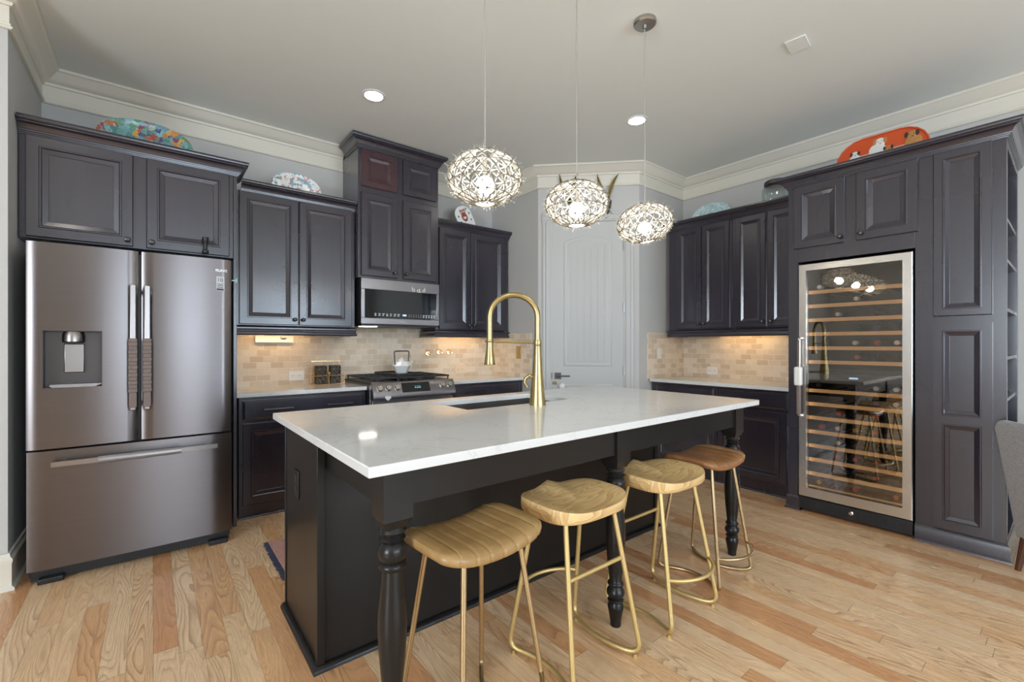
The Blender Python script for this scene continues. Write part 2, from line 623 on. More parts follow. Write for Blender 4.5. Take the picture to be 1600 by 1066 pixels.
def text(name, body, mat, size, loc, rot, parent, depth=0.0004):
    cu = bpy.data.curves.new(name, 'FONT')
    cu.body, cu.size, cu.extrude = body, size, depth
    cu.align_x = 'CENTER'
    t = bpy.data.objects.new(name + '_curve', cu)
    COL.objects.link(t)
    bpy.context.view_layer.update()
    me = bpy.data.meshes.new_from_object(t.evaluated_get(bpy.context.evaluated_depsgraph_get()))
    bpy.data.objects.remove(t)
    me.name = name
    me.materials.clear()
    me.materials.append(MT[mat])
    o = bpy.data.objects.new(name, me)
    COL.objects.link(o)
    o.parent, o.location, o.rotation_euler = parent, loc, rot
    return o


# ================================================================== THE ROOM
YA, XB = 4.28, 4.64                 # tiled range wall, tiled right wall
XL, YL = -0.58, 3.40                # alcove side and the wall left of it
C1, C2 = (3.11, 3.47), (3.83, 2.75)  # ends of the diagonal pantry wall
YF, XF = -4.2, -4.0

struct('floor', M().box(XF - .1, XB + .1, YF - .1, YA + .1, -.06, 0), 'floor', 'oak plank floor', 'floor')
struct('ceiling', M().box(XF - .1, XB + .1, YF - .1, YA + .1, CEIL, CEIL + .08), 'ceiling', 'plain off-white ceiling', 'ceiling')
struct('wall_back', M().box(XL - .1, C1[0], YA, YA + .1, 0, CEIL), 'wall', 'grey wall behind the range', 'wall')
struct('wall_left', M().box(XL - .1, XL, YL + .1, YA, 0, CEIL), 'wall', 'grey wall beside the refrigerator', 'wall')
struct('wall_left_front', M().box(XF, XL, YL, YL + .1, 0, CEIL), 'wall', 'grey wall end at the left edge', 'wall')
struct('wall_pantry', M().prism([C1, C2, (XB, C2[1]), (XB, YA + .1), (C1[0], YA + .1)], 0, CEIL, 'xy'), 'wall', 'grey corner pantry wall', 'wall')
struct('wall_right', M().box(XB, XB + .1, YF, C2[1], 0, CEIL), 'wall', 'grey wall behind the wine cabinet', 'wall')
# walls behind the viewer, with window openings
m = M()
wx = [(-.15, 1.35), (2.05, 3.55)]
xs = [XF] + [a for w in wx for a in w] + [XB]
for i in range(0, len(xs), 2):
    m.box(xs[i], xs[i + 1], YF - .1, YF, 0, CEIL)
for a, b in wx:
    m.box(a, b, YF - .1, YF, 0, .8)
    m.box(a, b, YF - .1, YF, 2.5, CEIL)
struct('wall_front', m, 'wall', 'grey wall with windows behind the viewer', 'wall')
m = M()
m.box(XF - .1, XF, YF, -1.55, 0, CEIL).box(XF - .1, XF, .35, YL + .1, 0, CEIL).box(XF - .1, XF, -1.55, .35, 0, .8).box(XF - .1, XF, -1.55, .35, 2.5, CEIL)
struct('wall_far_left', m, 'wall', 'grey wall with one window far left', 'wall')


def window(n, m4, w):
    o = bpy.data.objects.new('window_%d' % n, None)
    COL.objects.link(o)
    tag(o, 'white framed window behind the viewer', 'window', kind='structure')
    f = M()
    f.box(-w / 2, -w / 2 + .06, -.05, .05, .8, 2.5).box(w / 2 - .06, w / 2, -.05, .05, .8, 2.5)
    f.box(-w / 2 + .06, w / 2 - .06, -.05, .05, .8, .86).box(-w / 2 + .06, w / 2 - .06, -.05, .05, 2.44, 2.5)
    f.box(-w / 2 + .06, w / 2 - .06, -.03, .03, 1.63, 1.67).box(-.015, .015, -.025, .025, .86, 2.44)
    f.build('window_frame', 'trim', o)
    o.matrix_world = m4
    return o


for i, (a, b) in enumerate(wx):
    window(i + 1, Matrix.Translation(((a + b) / 2, YF - .05, 0)), b - a)
window(3, Matrix.Translation((XF - .05, -.6, 0)) @ Matrix.Rotation(PI / 2, 4, 'Z'), 1.9)

# crown moulding: bead, flat band and cove under the ceiling
B0 = 2.857
CR = [(0, B0), (.014, B0), (.020, B0 + .006), (.020, B0 + .012), (.012, B0 + .018), (.012, B0 + .030), (.006, B0 + .034), (.006, B0 + .118),
      (.016, B0 + .120), (.020, B0 + .128), (.020, B0 + .136), (.030, B0 + .140), (.050, B0 + .158), (.072, B0 + .184), (.084, B0 + .194), (.088, B0 + .198), (.096, B0 + .200), (.096, CEIL - .001), (0, CEIL - .001)]
struct('trim_1', M().sweep([(XF, YL), (XL, YL), (XL, YA), (1.385, YA)], CR), 'trim', 'cream crown moulding left of the tall cabinet', 'moulding')
struct('trim_2', M().sweep([(2.185, YA), (C1[0], YA), C1, C2, (XB, C2[1]), (XB, YF)], CR), 'trim', 'cream crown moulding right of the tall cabinet', 'moulding')
BB = [(0, 0), (.028, 0), (.028, .012), (.016, .022), (.016, .135), (.020, .145), (.020, .158), (.010, .168), (.008, .185), (0, .188)]
struct('baseboard_left', M().sweep([(XF, YL), (XL, YL), (XL, YA)], BB), 'trim', 'tall cream baseboard left of the refrigerator', 'baseboard')
struct('baseboard_right', M().sweep([(XB, .245), (XB, YF)], BB), 'trim', 'cream baseboard right of the wine cabinet', 'baseboard')

# tiled backsplashes (x along the wall, z up in their own space)
TT = .012
struct('backsplash_back', M().box(.452, C1[0] - .001, YA - TT, YA - .0005, .90, 1.86), 'tile', 'tumbled stone tile backsplash behind the range', 'backsplash')
struct('backsplash_pantry', M().box(0, .695, -TT, -.0005, .90, 1.375), 'tile', 'short tile return at the right end of range counter', 'backsplash', loc=(C1[0], YA - TT - .001, 0), rot=(0, 0, -PI / 2))
struct('backsplash_corner', M().box(0, .665, -TT, -.0005, .90, 1.375), 'tile', 'short tile return beside the pantry door', 'backsplash', loc=(3.965, C2[1], 0))
struct('backsplash_right', M().box(0, 1.36, -TT, -.0005, .90, 1.43), 'tile', 'tumbled stone tile backsplash left of wine cooler', 'backsplash', loc=(XB, C2[1] - TT - .001, 0), rot=(0, 0, -PI / 2))

# pantry door on the diagonal wall: own space x along the wall, front -y
DM = Matrix.Translation((C1[0], C1[1], 0)) @ Matrix.Rotation(-PI / 4, 4, 'Z')
d1 = bpy.data.objects.new('door_1', None)
COL.objects.link(d1)
d1.matrix_world = DM
tag(d1, 'white arched two-panel pantry door', 'door', kind='structure')


def arch(x0, x1, z0, z1, rise, n=14):
    pts = [(x0, z0), (x1, z0), (x1, z1)]
    for i in range(1, n):
        t = i / n
        pts.append((x1 + (x0 - x1) * t, z1 + rise * 4 * t * (1 - t)))
    pts.append((x0, z1))
    return pts


def inset(poly, d):
    n = len(poly)
    out = []
    for i in range(n):
        a, b, c = Vector(poly[i - 1]), Vector(poly[i]), Vector(poly[(i + 1) % n])
        t0, t1 = (b - a).normalized(), (c - b).normalized()
        n0, n1 = Vector((-t0.y, t0.x)), Vector((-t1.y, t1.x))
        q = (n0 + n1) / max(.3, 1 + n0.dot(n1))
        out.append((b.x + q.x * d, b.y + q.y * d))
    return out


def poly_rings(m, poly, rg):
    n = len(poly)
    vs, fs = [], []
    for d, y in rg:
        vs += [(a, y, b) for a, b in inset(poly, d)]
    for r in range(len(rg) - 1):
        for k in range(n):
            l = (k + 1) % n
            fs.append((r * n + k, r * n + l, r * n + n + l, r * n + n + k))
    e = (len(rg) - 1) * n
    fs.append(tuple(e + k for k in range(n)))
    m.add(vs, fs)


m = M().box(.143, .867, -.010, 0, .012, 2.50)
m.build('door_slab', 'doorpaint', d1)
PR = [(0, -.0102), (.006, -.015), (.016, -.016), (.026, -.011), (.034, -.0105), (.05, -.0155), (.056, -.0160)]
for nm, pl in (('upper_panel', arch(.262, .748, 1.03, 2.30, .062)), ('lower_panel', [(.262, .22), (.748, .22), (.748, .85), (.262, .85)])):
    m = M()
    poly_rings(m, pl, PR)
    z0, z1 = (1.095, 2.24) if nm == 'upper_panel' else (.285, .785)
    for i in range(6):                # bead-board grooves
        x = .335 + i * .068
        m.box(x - .004, x + .004, -.0195, -.0155, z0, z1)
    m.build(nm, 'doorpaint', d1)
for z in (2.255, 1.63, .99, .28):
    M().tube([(.864, -.016, z - .052), (.864, -.016, z + .052)], .0065, 10).build('hinge', 'nickel', d1)
hd = M().box(.170, .236, -.018, -.010, .898, .964).build('door_handle', 'darkbronze', d1, bevel=.001)
tag(hd, 'black square lever handle')
M().tube([(.203, -.018, .932), (.203, -.052, .932)], .011, 12).tube(fillet([(.203, -.05, .932), (.203, -.056, .932), (.325, -.056, .932)], .008), .007, 10).build('lever', 'darkbronze', hd)
M().box(.138, .144, -.022, -.004, .90, .965).build('latch_plate', 'darkbronze', d1)
lk = M().box(.150, .192, -.022, -.010, .845, .872).build('child_lock', 'brass', d1, bevel=.003)
m = M().lathe([(.0, 0), (.03, 0), (.034, .01), (.03, .03), (.018, .04), (0, .042)], (.245, -.010, .825), (0, -1, 0), 16)
m.build('lock_cover', 'white', lk)
m = M()
cas = [(0, -.001), (.098, -.001), (.098, -.012), (.086, -.018), (.070, -.018), (.060, -.026), (.020, -.026), (.010, -.018), (0, -.016)]
for x0, sg in ((.143, -1), (.867, 1)):
    m.prism([(x0 + sg * a, b) for a, b in cas], 0, 2.505, 'xy')
m.prism([(b, 2.505 + a) for a, b in cas], .045, .965, 'yz')
o = struct('trim_3', m, 'doorpaint', 'cream casing around the pantry door', 'door casing')
o.matrix_world = DM

# ================================================================== CABINETRY
# own space of every cabinet: x to the right, front faces -y, y = 0 is the front of the carcass
DOOR = [(0, 0), (0, -.015), (.004, -.020), (.052, -.020), (.055, -.0235), (.061, -.0235), (.066, -.0175), (.090, -.0105), (.092, -.0085), (.094, -.0085)]


def door(root, x0, x1, z0, z1, knob=None, mat='espresso', stile=None, rails=()):
    m = M()
    rg = DOOR
    if min(x1 - x0, z1 - z0) < .30:
        rg = [(i * .82 if i > .01 else i, d) for i, d in DOOR]
    if rails:                         # one door with two panels
        st, hs = rg[3][0], .026
        zs = [z0 + st] + [v for r_ in rails for v in (r_ - hs, r_ + hs)] + [z1 - st]
        m.box(x0, x0 + st, -.020, 0, z0, z1).box(x1 - st, x1, -.020, 0, z0, z1).box(x0 + st, x1 - st, -.020, 0, z0, z0 + st).box(x0 + st, x1 - st, -.020, 0, z1 - st, z1)
        for r_ in rails:
            m.box(x0 + st, x1 - st, -.020, 0, r_ - hs, r_ + hs)
        for i in range(0, len(zs), 2):
            m.rings(x0 + st, x1 - st, zs[i], zs[i + 1], [(0, -.004)] + [(a - st, d_) for a, d_ in rg[3:]])
    else:
        m.rings(x0, x1, z0, z1, rg)
    d = m.build('door', mat, root, sharp=11)
    if knob:
        kx, kz = knob
        M().lathe([(.0055, 0), (.0055, .012), (.008, .014), (.0145, .018), (.0155, .023), (.013, .028), (.006, .031), (0, .0315)], (kx, -.0205, kz), (0, -1, 0), 18).build('knob', 'darkbronze', d)
    return d


def drawer(root, x0, x1, z0, z1, pulls=()):
    d = M().rings(x0, x1, z0, z1, [(0, 0), (0, -.010), (.004, -.012), (.016, -.020), (.018, -.020)]).build('drawer', 'espresso', root, sharp=11)
    z = (z0 + z1) / 2
    for a, b in pulls:
        M().tube([(a, -.048, z), (b, -.048, z)], .0055, 10).tube([(a + .025, -.02, z), (a + .025, -.048, z)], .0045, 8).tube([(b - .025, -.02, z), (b - .025, -.048, z)], .0045, 8).build('pull', 'darkbronze', d)
    return d


def crown(root, path, z0, h=.085, out=.066, mat='espresso'):
    p = [(-.02, 0), (.11, 0), (.13, .09), (.20, .10), (.22, .18), (.30, .19), (.32, .28), (.36, .31), (.42, .43), (.54, .55), (.70, .62), (.78, .64), (.78, .70), (.90, .72), (.97, .78), (1.0, .86), (.985, .95), (.95, 1.0), (-.02, 1.0)]
    prof = [(o * out, z0 + z * h) for o, z in p]
    return M().sweep(path, prof).build('crown', mat, root, sharp=20)


def light_rail(root, path, z0, z1):
    h = z1 - z0
    prof = [(-.018, z0), (.012, z0), (.016, z0 + .006), (.016, z0 + .22 * h), (.010, z0 + .32 * h), (.008, z0 + .55 * h), (.016, z0 + .66 * h), (.016, z0 + .80 * h), (.004, z0 + .90 * h), (0, z1), (-.018, z1)]
    return M().sweep(path, prof).build('light_rail', 'espresso', root)


# --- over the refrigerator
t = thing('refrigerator_cabinet', 'dark wood cabinet with two wide doors above the refrigerator', 'cabinet', (0, 3.60, 0))
M().box(-.575, .428, 0, .68, 1.84, 2.42).build('body', 'espresso', t, bevel=.002)
M().box(.429, .450, -.001, .68, 0, 2.42).build('end_panel', 'espresso', t, bevel=.002)
door(t, -.548, -.095, 1.848, 2.405, (-.122, 1.885))
door(t, -.033, .405, 1.848, 2.405, (-.006, 1.885))
crown(t, [(-.575, .0), (.450, 0), (.450, .345)], 2.405, .092)
# small black latch hanging on the right door
m = M().lathe([(.013, 0), (.018, .006), (.018, .022), (.011, .030), (.012, .075), (.018, .085), (.018, .108), (0, .114)], (.268, -.042, 1.845), (0, 0, 1), 14)
tag(m.build('door_latch', 'blackplastic', t), 'black finger latch')

# --- upper cabinet left of the tall one
t = thing('upper_cabinet', 'dark wood wall cabinet between refrigerator and microwave cabinet', 'cabinet', (0, 3.95, 0))
M().box(.476, 1.383, 0, .328, 1.40, 2.42).build('body', 'espresso', t, bevel=.002)
door(t, .506, .921, 1.408, 2.418, (.893, 1.452))
door(t, .928, 1.352, 1.408, 2.418, (.956, 1.452))
crown(t, [(.520, 0), (1.383, 0)], 2.41, .086)
light_rail(t, [(.476, .0), (1.383, 0), (1.383, .31)], 1.325, 1.40)

# --- tall cabinet over the microwave
t = thing('tall_microwave_cabinet', 'tallest dark wood wall cabinet, four doors, above the microwave', 'cabinet', (0, 3.88, 0))
M().box(1.387, 2.172, 0, .398, 1.835, 2.97).build('body', 'espresso', t, bevel=.002)
door(t, 1.410, 1.743, 2.632, 2.955, None, 'cherry')
door(t, 1.800, 2.141, 2.632, 2.955)
door(t, 1.410, 1.743, 1.855, 2.580, (1.715, 1.90))
door(t, 1.800, 2.141, 1.855, 2.580, (1.828, 1.90))
crown(t, [(1.387, .30), (1.387, 0), (2.172, 0), (2.172, .30)], 2.965, .10, .07)

# --- upper cabinet right of the tall one
t = thing('upper_cabinet', 'dark wood wall cabinet right of the microwave, next to grey wall', 'cabinet', (0, 3.95, 0))
M().box(2.180, 3.082, 0, .328, 1.40, 2.42).build('body', 'espresso', t, bevel=.002)
door(t, 2.213, 2.585, 1.408, 2.418, (2.557, 1.452))
door(t, 2.592, 3.032, 1.408, 2.418, (2.620, 1.452))
crown(t, [(2.180, 0), (3.082, 0), (3.082, .26)], 2.41, .086, .05)
light_rail(t, [(2.180, .31), (2.180, 0), (3.082, 0), (3.082, .31)], 1.325, 1.40)

# --- base cabinets on the range wall
QR = [(-.002, 0), (.016, 0), (.014, .008), (.008, .014), (-.002, .016)]
t = thing('base_cabinet', 'dark wood base cabinet under the counter, right of the refrigerator', 'cabinet', (0, 3.72, 0))
M().box(.476, 1.392, 0, .555, 0, .872).build('body', 'espresso', t, bevel=.002)
drawer(t, .497, 1.375, .707, .848, ((.631, .829), (1.071, 1.278)))
door(t, .497, .934, .096, .682)
door(t, .942, 1.375, .096, .682)
M().sweep([(.476, 0), (1.392, 0)], QR).build('shoe_moulding', 'espresso', t)
t = thing('base_cabinet', 'dark wood base cabinet with wide drawer, right of the range', 'cabinet', (0, 3.72, 0))
M().box(2.182, 3.105, 0, .555, 0, .872).build('body', 'espresso', t, bevel=.002)
drawer(t, 2.205, 3.06, .707, .848, ((2.376, 2.58), (2.788, 2.983)))
door(t, 2.205, 2.63, .096, .682)
door(t, 2.638, 3.06, .096, .682)
tag(M().box(.455, 1.394, 3.685, YA - TT - .001, .873, .903).build('countertop', 'quartz', bevel=.003), 'white quartz countertop between refrigerator and range', 'countertop')
tag(M().box(2.180, C1[0] - TT - .001, 3.685, YA - TT - .001, .873, .903).build('countertop', 'quartz', bevel=.003), 'white quartz countertop right of the range', 'countertop')

# --- right wall (own x runs along world -y)
RB = -PI / 2
t = thing('base_cabinet', 'dark wood base cabinet in the corner beside the pantry door', 'cabinet', (4.03, 2.735, 0), RB)
M().box(0, .680, 0, .595, 0, .872).build('body', 'espresso', t, bevel=.002)
drawer(t, .055, .662, .715, .852, ((.262, .452),))
door(t, .055, .662, .10, .69, (.63, .65))
M().sweep([(0, 0), (.680, 0)], QR).build('shoe_moulding', 'espresso', t)
t = thing('base_cabinet', 'dark wood base cabinet directly left of the wine cooler', 'cabinet', (4.03, 2.735, 0), RB)
M().box(.683, 1.346, 0, .595, 0, .872).build('body', 'espresso', t, bevel=.002)
drawer(t, .703, 1.270, .715, .852, ((.872, 1.066),))
door(t, .703, 1.270, .10, .69, (.73, .65))
M().sweep([(.683, 0), (1.346, 0)], QR).build('shoe_moulding', 'espresso', t)
tag(M().box(0, 1.345, -.045, .595, .873, .903).build('countertop', 'quartz', bevel=.003, loc=(4.03, 2.735, 0), rot=(0, 0, RB)), 'white quartz countertop left of the wine cooler', 'countertop')

t = thing('upper_cabinet', 'dark wood wall cabinet of two narrow doors beside pantry corner', 'cabinet', (4.27, 2.69, 0), RB)
M().box(0, .665, 0, .365, 1.405, 2.44).build('body', 'espresso', t, bevel=.002)
door(t, .095, .361, 1.415, 2.430, (.338, 1.458))
door(t, .369, .641, 1.415, 2.430, (.392, 1.458))
light_rail(t, [(0, .34), (0, 0), (.665, 0)], 1.330, 1.405)
crown(t, [(0, .30), (0, 0), (.665, 0)], 2.43, .088)
t = thing('upper_cabinet', 'dark wood wall cabinet of two doors left of the wine cabinet', 'cabinet', (4.27, 2.69, 0), RB)
M().box(.667, 1.285, 0, .365, 1.405, 2.44).build('body', 'espresso', t, bevel=.002)
door(t, .697, .966, 1.415, 2.430, (.940, 1.458))
door(t, .982, 1.262, 1.415, 2.430, (1.010, 1.458))
light_rail(t, [(.667, 0), (1.285, 0)], 1.330, 1.405)
crown(t, [(.667, 0), (1.285, 0)], 2.43, .088)

# --- tall cabinet around the wine cooler
TX, TY = 3.83, 1.387
t = thing('tall_wine_cabinet', 'tall dark wood cabinet surrounding the wine cooler, open shelves on its end', 'cabinet', (TX, TY, 0), RB)
tw = t
m = M().box(0, .066, 0, .80, 0, 2.455).box(.066, .738, 0, .80, 1.872, 2.455)
m.box(.738, .860, 0, .80, 0, 2.455).box(.860, 1.135, 0, .055, 0, 2.455).box(.860, 1.135, .735, .80, 0, 2.455)
m.box(.860, 1.135, .055, .735, 2.40, 2.455).box(.860, 1.135, .055, .735, 0, .125)
m.build('body', 'espresso', t, bevel=.002)
for z in (2.0, 1.755, 1.46, 1.17, .92, .46):
    M().box(.861, 1.128, .056, .734, z - .010, z + .010).build('shelf', 'espresso', t, bevel=.001)
door(t, .040, .366, 1.975, 2.440, (.338, 2.018))
door(t, .430, .756, 1.975, 2.440, (.458, 2.018))
door(t, .825, 1.080, 1.426, 2.440)
door(t, .825, 1.080, .122, 1.380, None, 'espresso', None, (.79,))
crown(t, [(0, .34), (0, 0), (1.135, 0), (1.135, .80)], 2.44, .088, .07)
m = M().sweep([(.738, .0), (1.135, 0), (1.135, .80)], [(-.002, 0), (.026, 0), (.024, .010), (.016, .018), (.016, .088), (.010, .098), (.003, .106), (-.002, .106)])
m.build('plinth', 'espresso', t)
M().sweep([(0, .1), (0, 0), (.066, 0), (.066, .05)], [(-.002, 0), (.022, 0), (.020, .010), (.012, .018), (.012, .092), (.003, .104), (-.002, .104)]).build('plinth_block', 'espresso', t)

# ================================================================== WINE COOLER
t = thing('wine_cooler', 'tall glass-door wine cooler with steel frame and wooden shelves', 'wine cooler', (TX, TY, 0), RB)
x0, x1, zb, zt = .074, .728, .115, 1.852
m = M()
m.box(x0 + .004, x0 + .02, .045, .62, .02, 1.86).box(x1 - .02, x1 - .004, .045, .62, .02, 1.86).box(x0 + .02, x1 - .02, .045, .62, 1.835, 1.86)
m.box(x0 + .02, x1 - .02, .045, .62, .02, .135).box(x0 + .02, x1 - .02, .60, .62, .135, 1.835)
m.build('body', 'blackplastic', t)
m = M()                                             # mitred door frame
fw, fb = .050, .070
out = [(x0, zb), (x1, zb), (x1, zt), (x0, zt)]
inn = [(x0 + fw, zb + fb), (x1 - fw, zb + fb), (x1 - fw, zt - fw), (x0 + fw, zt - fw)]
vs, fs = [], []
for y, pl in ((.04, out), (-.012, out), (-.016, [(a + (.004 if i in (0, 3) else -.004), b + (.004 if i < 2 else -.004)) for i, (a, b) in enumerate(out)]), (-.016, inn), (.04, inn)):
    vs += [(a, y, b) for a, b in pl]
for r in range(5):
    for k in range(4):
        l = (k + 1) % 4
        fs.append((r * 4 + k, r * 4 + l, ((r + 1) % 5) * 4 + l, ((r + 1) % 5) * 4 + k))
m.add(vs, fs)
fr = m.build('door_frame', 'steel', t)
M().box(x0 + fw, x1 - fw, -.004, .004, zb + fb, zt - fw).build('door_pane', 'winepane', fr)
hm = M().tube(fillet([(x0 + .018, -.016, 1.30), (x0 + .018, -.060, 1.30), (x0 + .018, -.060, .72), (x0 + .018, -.016, .72)], .02), .010, 10)
hb = hm.build('door_handle', 'chrome', fr)
m = M().box(x0 - .010, x0 + .040, -.085, -.040, .945, 1.085)
tag(m.build('handle_lock', 'white', hb, bevel=.012, seg=3), 'translucent white child lock around the handle')
M().box(x0 + .004, x0 + .032, -.076, -.046, .73, .944).build('handle_sleeve', 'sleeve', hb, bevel=.008)
SH = [1.645 - .1065 * i for i in range(6)] + [.902 - .1042 * i for i in range(8)]
SH = [1.645, 1.540, 1.435, 1.330, 1.224, 1.120, .905, .803, .700, .594, .489, .384, .278, .173]
for z in SH:
    sh = M().box(x0 + .045, x1 - .045, .060, .082, z - .013, z + .013).build('shelf', 'beech', t, bevel=.002)
    m = M()
    for k in range(7):
        xx = x0 + .06 + k * (x1 - x0 - .12) / 6
        m.box(xx - .006, xx + .006, .082, .56, z - .006, z + .002)
    m.build('shelf_slats', 'iron', sh)
for xl in (x0 + .022, x1 - .030):
    M().box(xl, xl + .008, .050, .056, .15, 1.82).build('interior_lamp', 'coolerlamp', t)  # unseen glowing strips added behind the frame to brighten the shelf fronts
M().box(x0 + .021, x1 - .021, .050, .58, .985, 1.035).build('control_panel', 'blackplastic', t)
m = M()
m.box(x0 + .300, x0 + .352, .0485, .0495, 1.004, 1.016)
m.build('control_display', 'led_blue', t)
m = M().box(x0, x1, -.004, .045, .018, .108)
gr = m.build('vent_grille', 'blackplastic', t, bevel=.003)
for c0_ in (0, 7):
    m = M()
    for r in range(6):
        for c in range(c0_, c0_ + 5):
            xx = x0 + .075 + c * .046
            m.box(xx, xx + .036, -.0075, -.004, .032 + r * .011, .036 + r * .011)
    m.build('grille_slats', 'iron', gr)
M().box(x0 + .295, x0 + .362, -.013, -.004, .022, .104).build('lock_plate', 'blackplastic', gr)
M().lathe([(.014, 0), (.014, .004), (.009, .006), (0, .0062)], (x0 + .328, -.013, .07), (0, -1, 0), 14).build('lock', 'chrome', gr)

# wine bottles lying on the shelves, necks to the glass
BP = [(.004, 0), (.0135, .0), (.0145, .004), (.0145, .018), (.0135, .02), (.0135, .075), (.017, .095), (.030, .125), (.0365, .15), (.0365, .285), (.033, .295), (0, .297)]


def bottle_proto(cap):
    o = M().lathe(BP, (0, 0, 0), (0, 1, 0), 18).build('wine_bottle', 'bottle')
    c = M().lathe([(.0, -.002), (.0135, -.002), (.0155, .0), (.0155, .055), (.0138, .056)], (0, 0, 0), (0, 1, 0), 16).build('capsule', 'cap_' + cap, o)
    return o


protos = {}
ORD = ['top', 'second', 'third', 'fourth', 'fifth', 'sixth', 'seventh', 'eighth', 'ninth', 'tenth', 'eleventh', 'twelfth', 'thirteenth', 'lowest']
PLACE = ['at far left', 'left of centre', 'near the centre', 'right of centre', 'at far right']
fill = {0: [(0, 'silver')], 1: [(2, 'silver')], 2: [(1, 'silver'), (3, 'black')], 3: [(2, 'black'), (4, 'black'), (3, 'navy')], 4: [(2, 'silver'), (4, 'silver'), (0, 'black'), (3, 'red')],
        5: [(2, 'copper'), (3, 'black'), (4, 'black')], 6: [(2, 'black'), (3, 'silver'), (4, 'silver'), (0, 'black')], 7: [(3, 'navy'), (2, 'black'), (4, 'silver')],
        8: [(1, 'red'), (2, 'black'), (3, 'red'), (4, 'black')], 9: [(0, 'red'), (1, 'silver'), (2, 'gold'), (3, 'red'), (4, 'black')], 10: [(1, 'silver'), (3, 'black'), (2, 'black')],
        11: [(0, 'black'), (1, 'red'), (2, 'red'), (3, 'red')], 12: [(1, 'black'), (3, 'red'), (4, 'black')], 13: [(0, 'gold'), (1, 'navy'), (2, 'red'), (4, 'copper')]}
rw = Matrix.Rotation(RB, 3, 'Z')
for si, lst in fill.items():
    for sl, cap in lst:
        if cap in protos:
            o = copy_tree(protos[cap])
        else:
            o = protos[cap] = bottle_proto(cap)
        lx = x0 + .105 + sl * .111 + random.uniform(-.008, .008)
        p = rw @ Vector((lx, .092 + random.uniform(0, .02), 0))
        o.location = (TX + p.x, TY + p.y, SH[si] + .0395)
        o.rotation_euler = (0, 0, RB)
        tag(o, 'dark wine bottle, %s capsule, %s on %s shelf of wine cooler' % (cap, PLACE[sl], ORD[si]), 'wine bottle', 'bottles lying in the wine cooler')

# ================================================================== REFRIGERATOR
FX, FY = -.06, 3.33
t = thing('refrigerator', 'dark stainless french-door refrigerator with bottom freezer drawer', 'refrigerator', (FX, FY, 0))
M().box(-.447, .447, .072, .86, .03, 1.775).build('body', 'blackplastic', t, bevel=.004)


def front_panel(m, x0, x1, z0, z1, th, bow=.008, hole=None, n=16):
    """A door front, slightly bowed outward, with rounded vertical edges and an optional opening."""
    xs = [x0 + (x1 - x0) * i / n for i in range(n + 1)]
    zs = [z0, z1]
    if hole:
        xs = sorted(set([round(v, 5) for v in xs if not (abs(v - hole[0]) < .012 or abs(v - hole[1]) < .012)] + [hole[0], hole[1]]))
        zs = [z0, hole[2], hole[3], z1]
    def yf(x):
        u = (x - (x0 + x1) / 2) / ((x1 - x0) / 2)
        return -bow * (1 - u * u) + .010 * max(0, (abs(u) - .94) / .06) ** 2
    vs, fs, idx = [], [], {}
    for i, x in enumerate(xs):
        for j, z in enumerate(zs):
            idx[i, j] = len(vs)
            vs.append((x, yf(x), z))
    for i in range(len(xs) - 1):
        for j in range(len(zs) - 1):
            if hole and hole[0] - 1e-4 <= xs[i] and xs[i + 1] <= hole[1] + 1e-4 and j == 1:
                continue
            fs.append((idx[i, j], idx[i + 1, j], idx[i + 1, j + 1], idx[i, j + 1]))
    b = {}
    for i in (0, len(xs) - 1):
        for j in (0, len(zs) - 1):
            b[i, j] = len(vs)
            vs.append((xs[i], th, zs[j]))
    I, J = len(xs) - 1, len(zs) - 1
    fs.append([b[0, 0], b[0, J], b[I, J], b[I, 0]])
    fs.append([idx[i, 0] for i in range(I + 1)] + [b[I, 0], b[0, 0]])
    fs.append([idx[i, J] for i in range(I, -1, -1)] + [b[0, J], b[I, J]])
    fs.append([idx[0, j] for j in range(J, -1, -1)] + [b[0, 0], b[0, J]])
    fs.append([idx[I, j] for j in range(J + 1)] + [b[I, J], b[I, 0]])
    return m.add(vs, fs)


def xx(v): return v - FX
hole = (xx(-.448), xx(-.218), 1.023, 1.325)
m = M()
front_panel(m, xx(-.508), xx(-.0665), .708, 1.782, .07, .007, hole)
dl = m.build('left_door', 'blacksteel', t)
m = M()
front_panel(m, xx(-.052), xx(.387), .708, 1.782, .07, .007)
dr = m.build('right_door', 'blacksteel', t)
m = M()
front_panel(m, xx(-.506), xx(.389), .082, .697, .07, .009)
dw = m.build('freezer_drawer', 'blacksteel', t)
# water dispenser set into the left door
m = M()
hx0, hx1, hz0, hz1 = hole
D = .068
m.box(hx0 - .003, hx0 + .003, -.004, D, hz0, hz1).box(hx1 - .003, hx1 + .003, -.004, D, hz0, hz1).box(hx0, hx1, -.006, D, hz1 - .003, hz1 + .003).box(hx0, hx1, -.006, D, hz0 - .003, hz0 + .003)
m.box(hx0, hx1, D - .005, D, hz0, hz1)
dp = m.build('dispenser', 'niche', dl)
M().lathe([(.0, 0), (.040, 0), (.046, .006), (.046, .04), (.040, .058), (0, .06)], ((hx0 + hx1) / 2, .030, hz1 - .064), (0, 0, 1), 20).build('spout', 'satin', dp)
M().box((hx0 + hx1) / 2 - .040, (hx0 + hx1) / 2 + .040, .045, .055, 1.10, 1.255).build('paddle', 'satin', dp, bevel=.004)
vs = [(hx0 + .028, .060), (hx1 - .006, .060)]
m = M().prism([(hx0 + .025, hz0 + .010), (hx0 + .04, hz0 + .002), (hx1 - .03, hz0 + .002), (hx1 - .003, hz0 + .014), (hx1 - .003, hz0 + .018), (hx0 + .03, hz0 + .018)], -.010, .058, 'xz')
tag(m.build('drip_tray', 'clearwrap', dp), 'pale speckled drip tray')
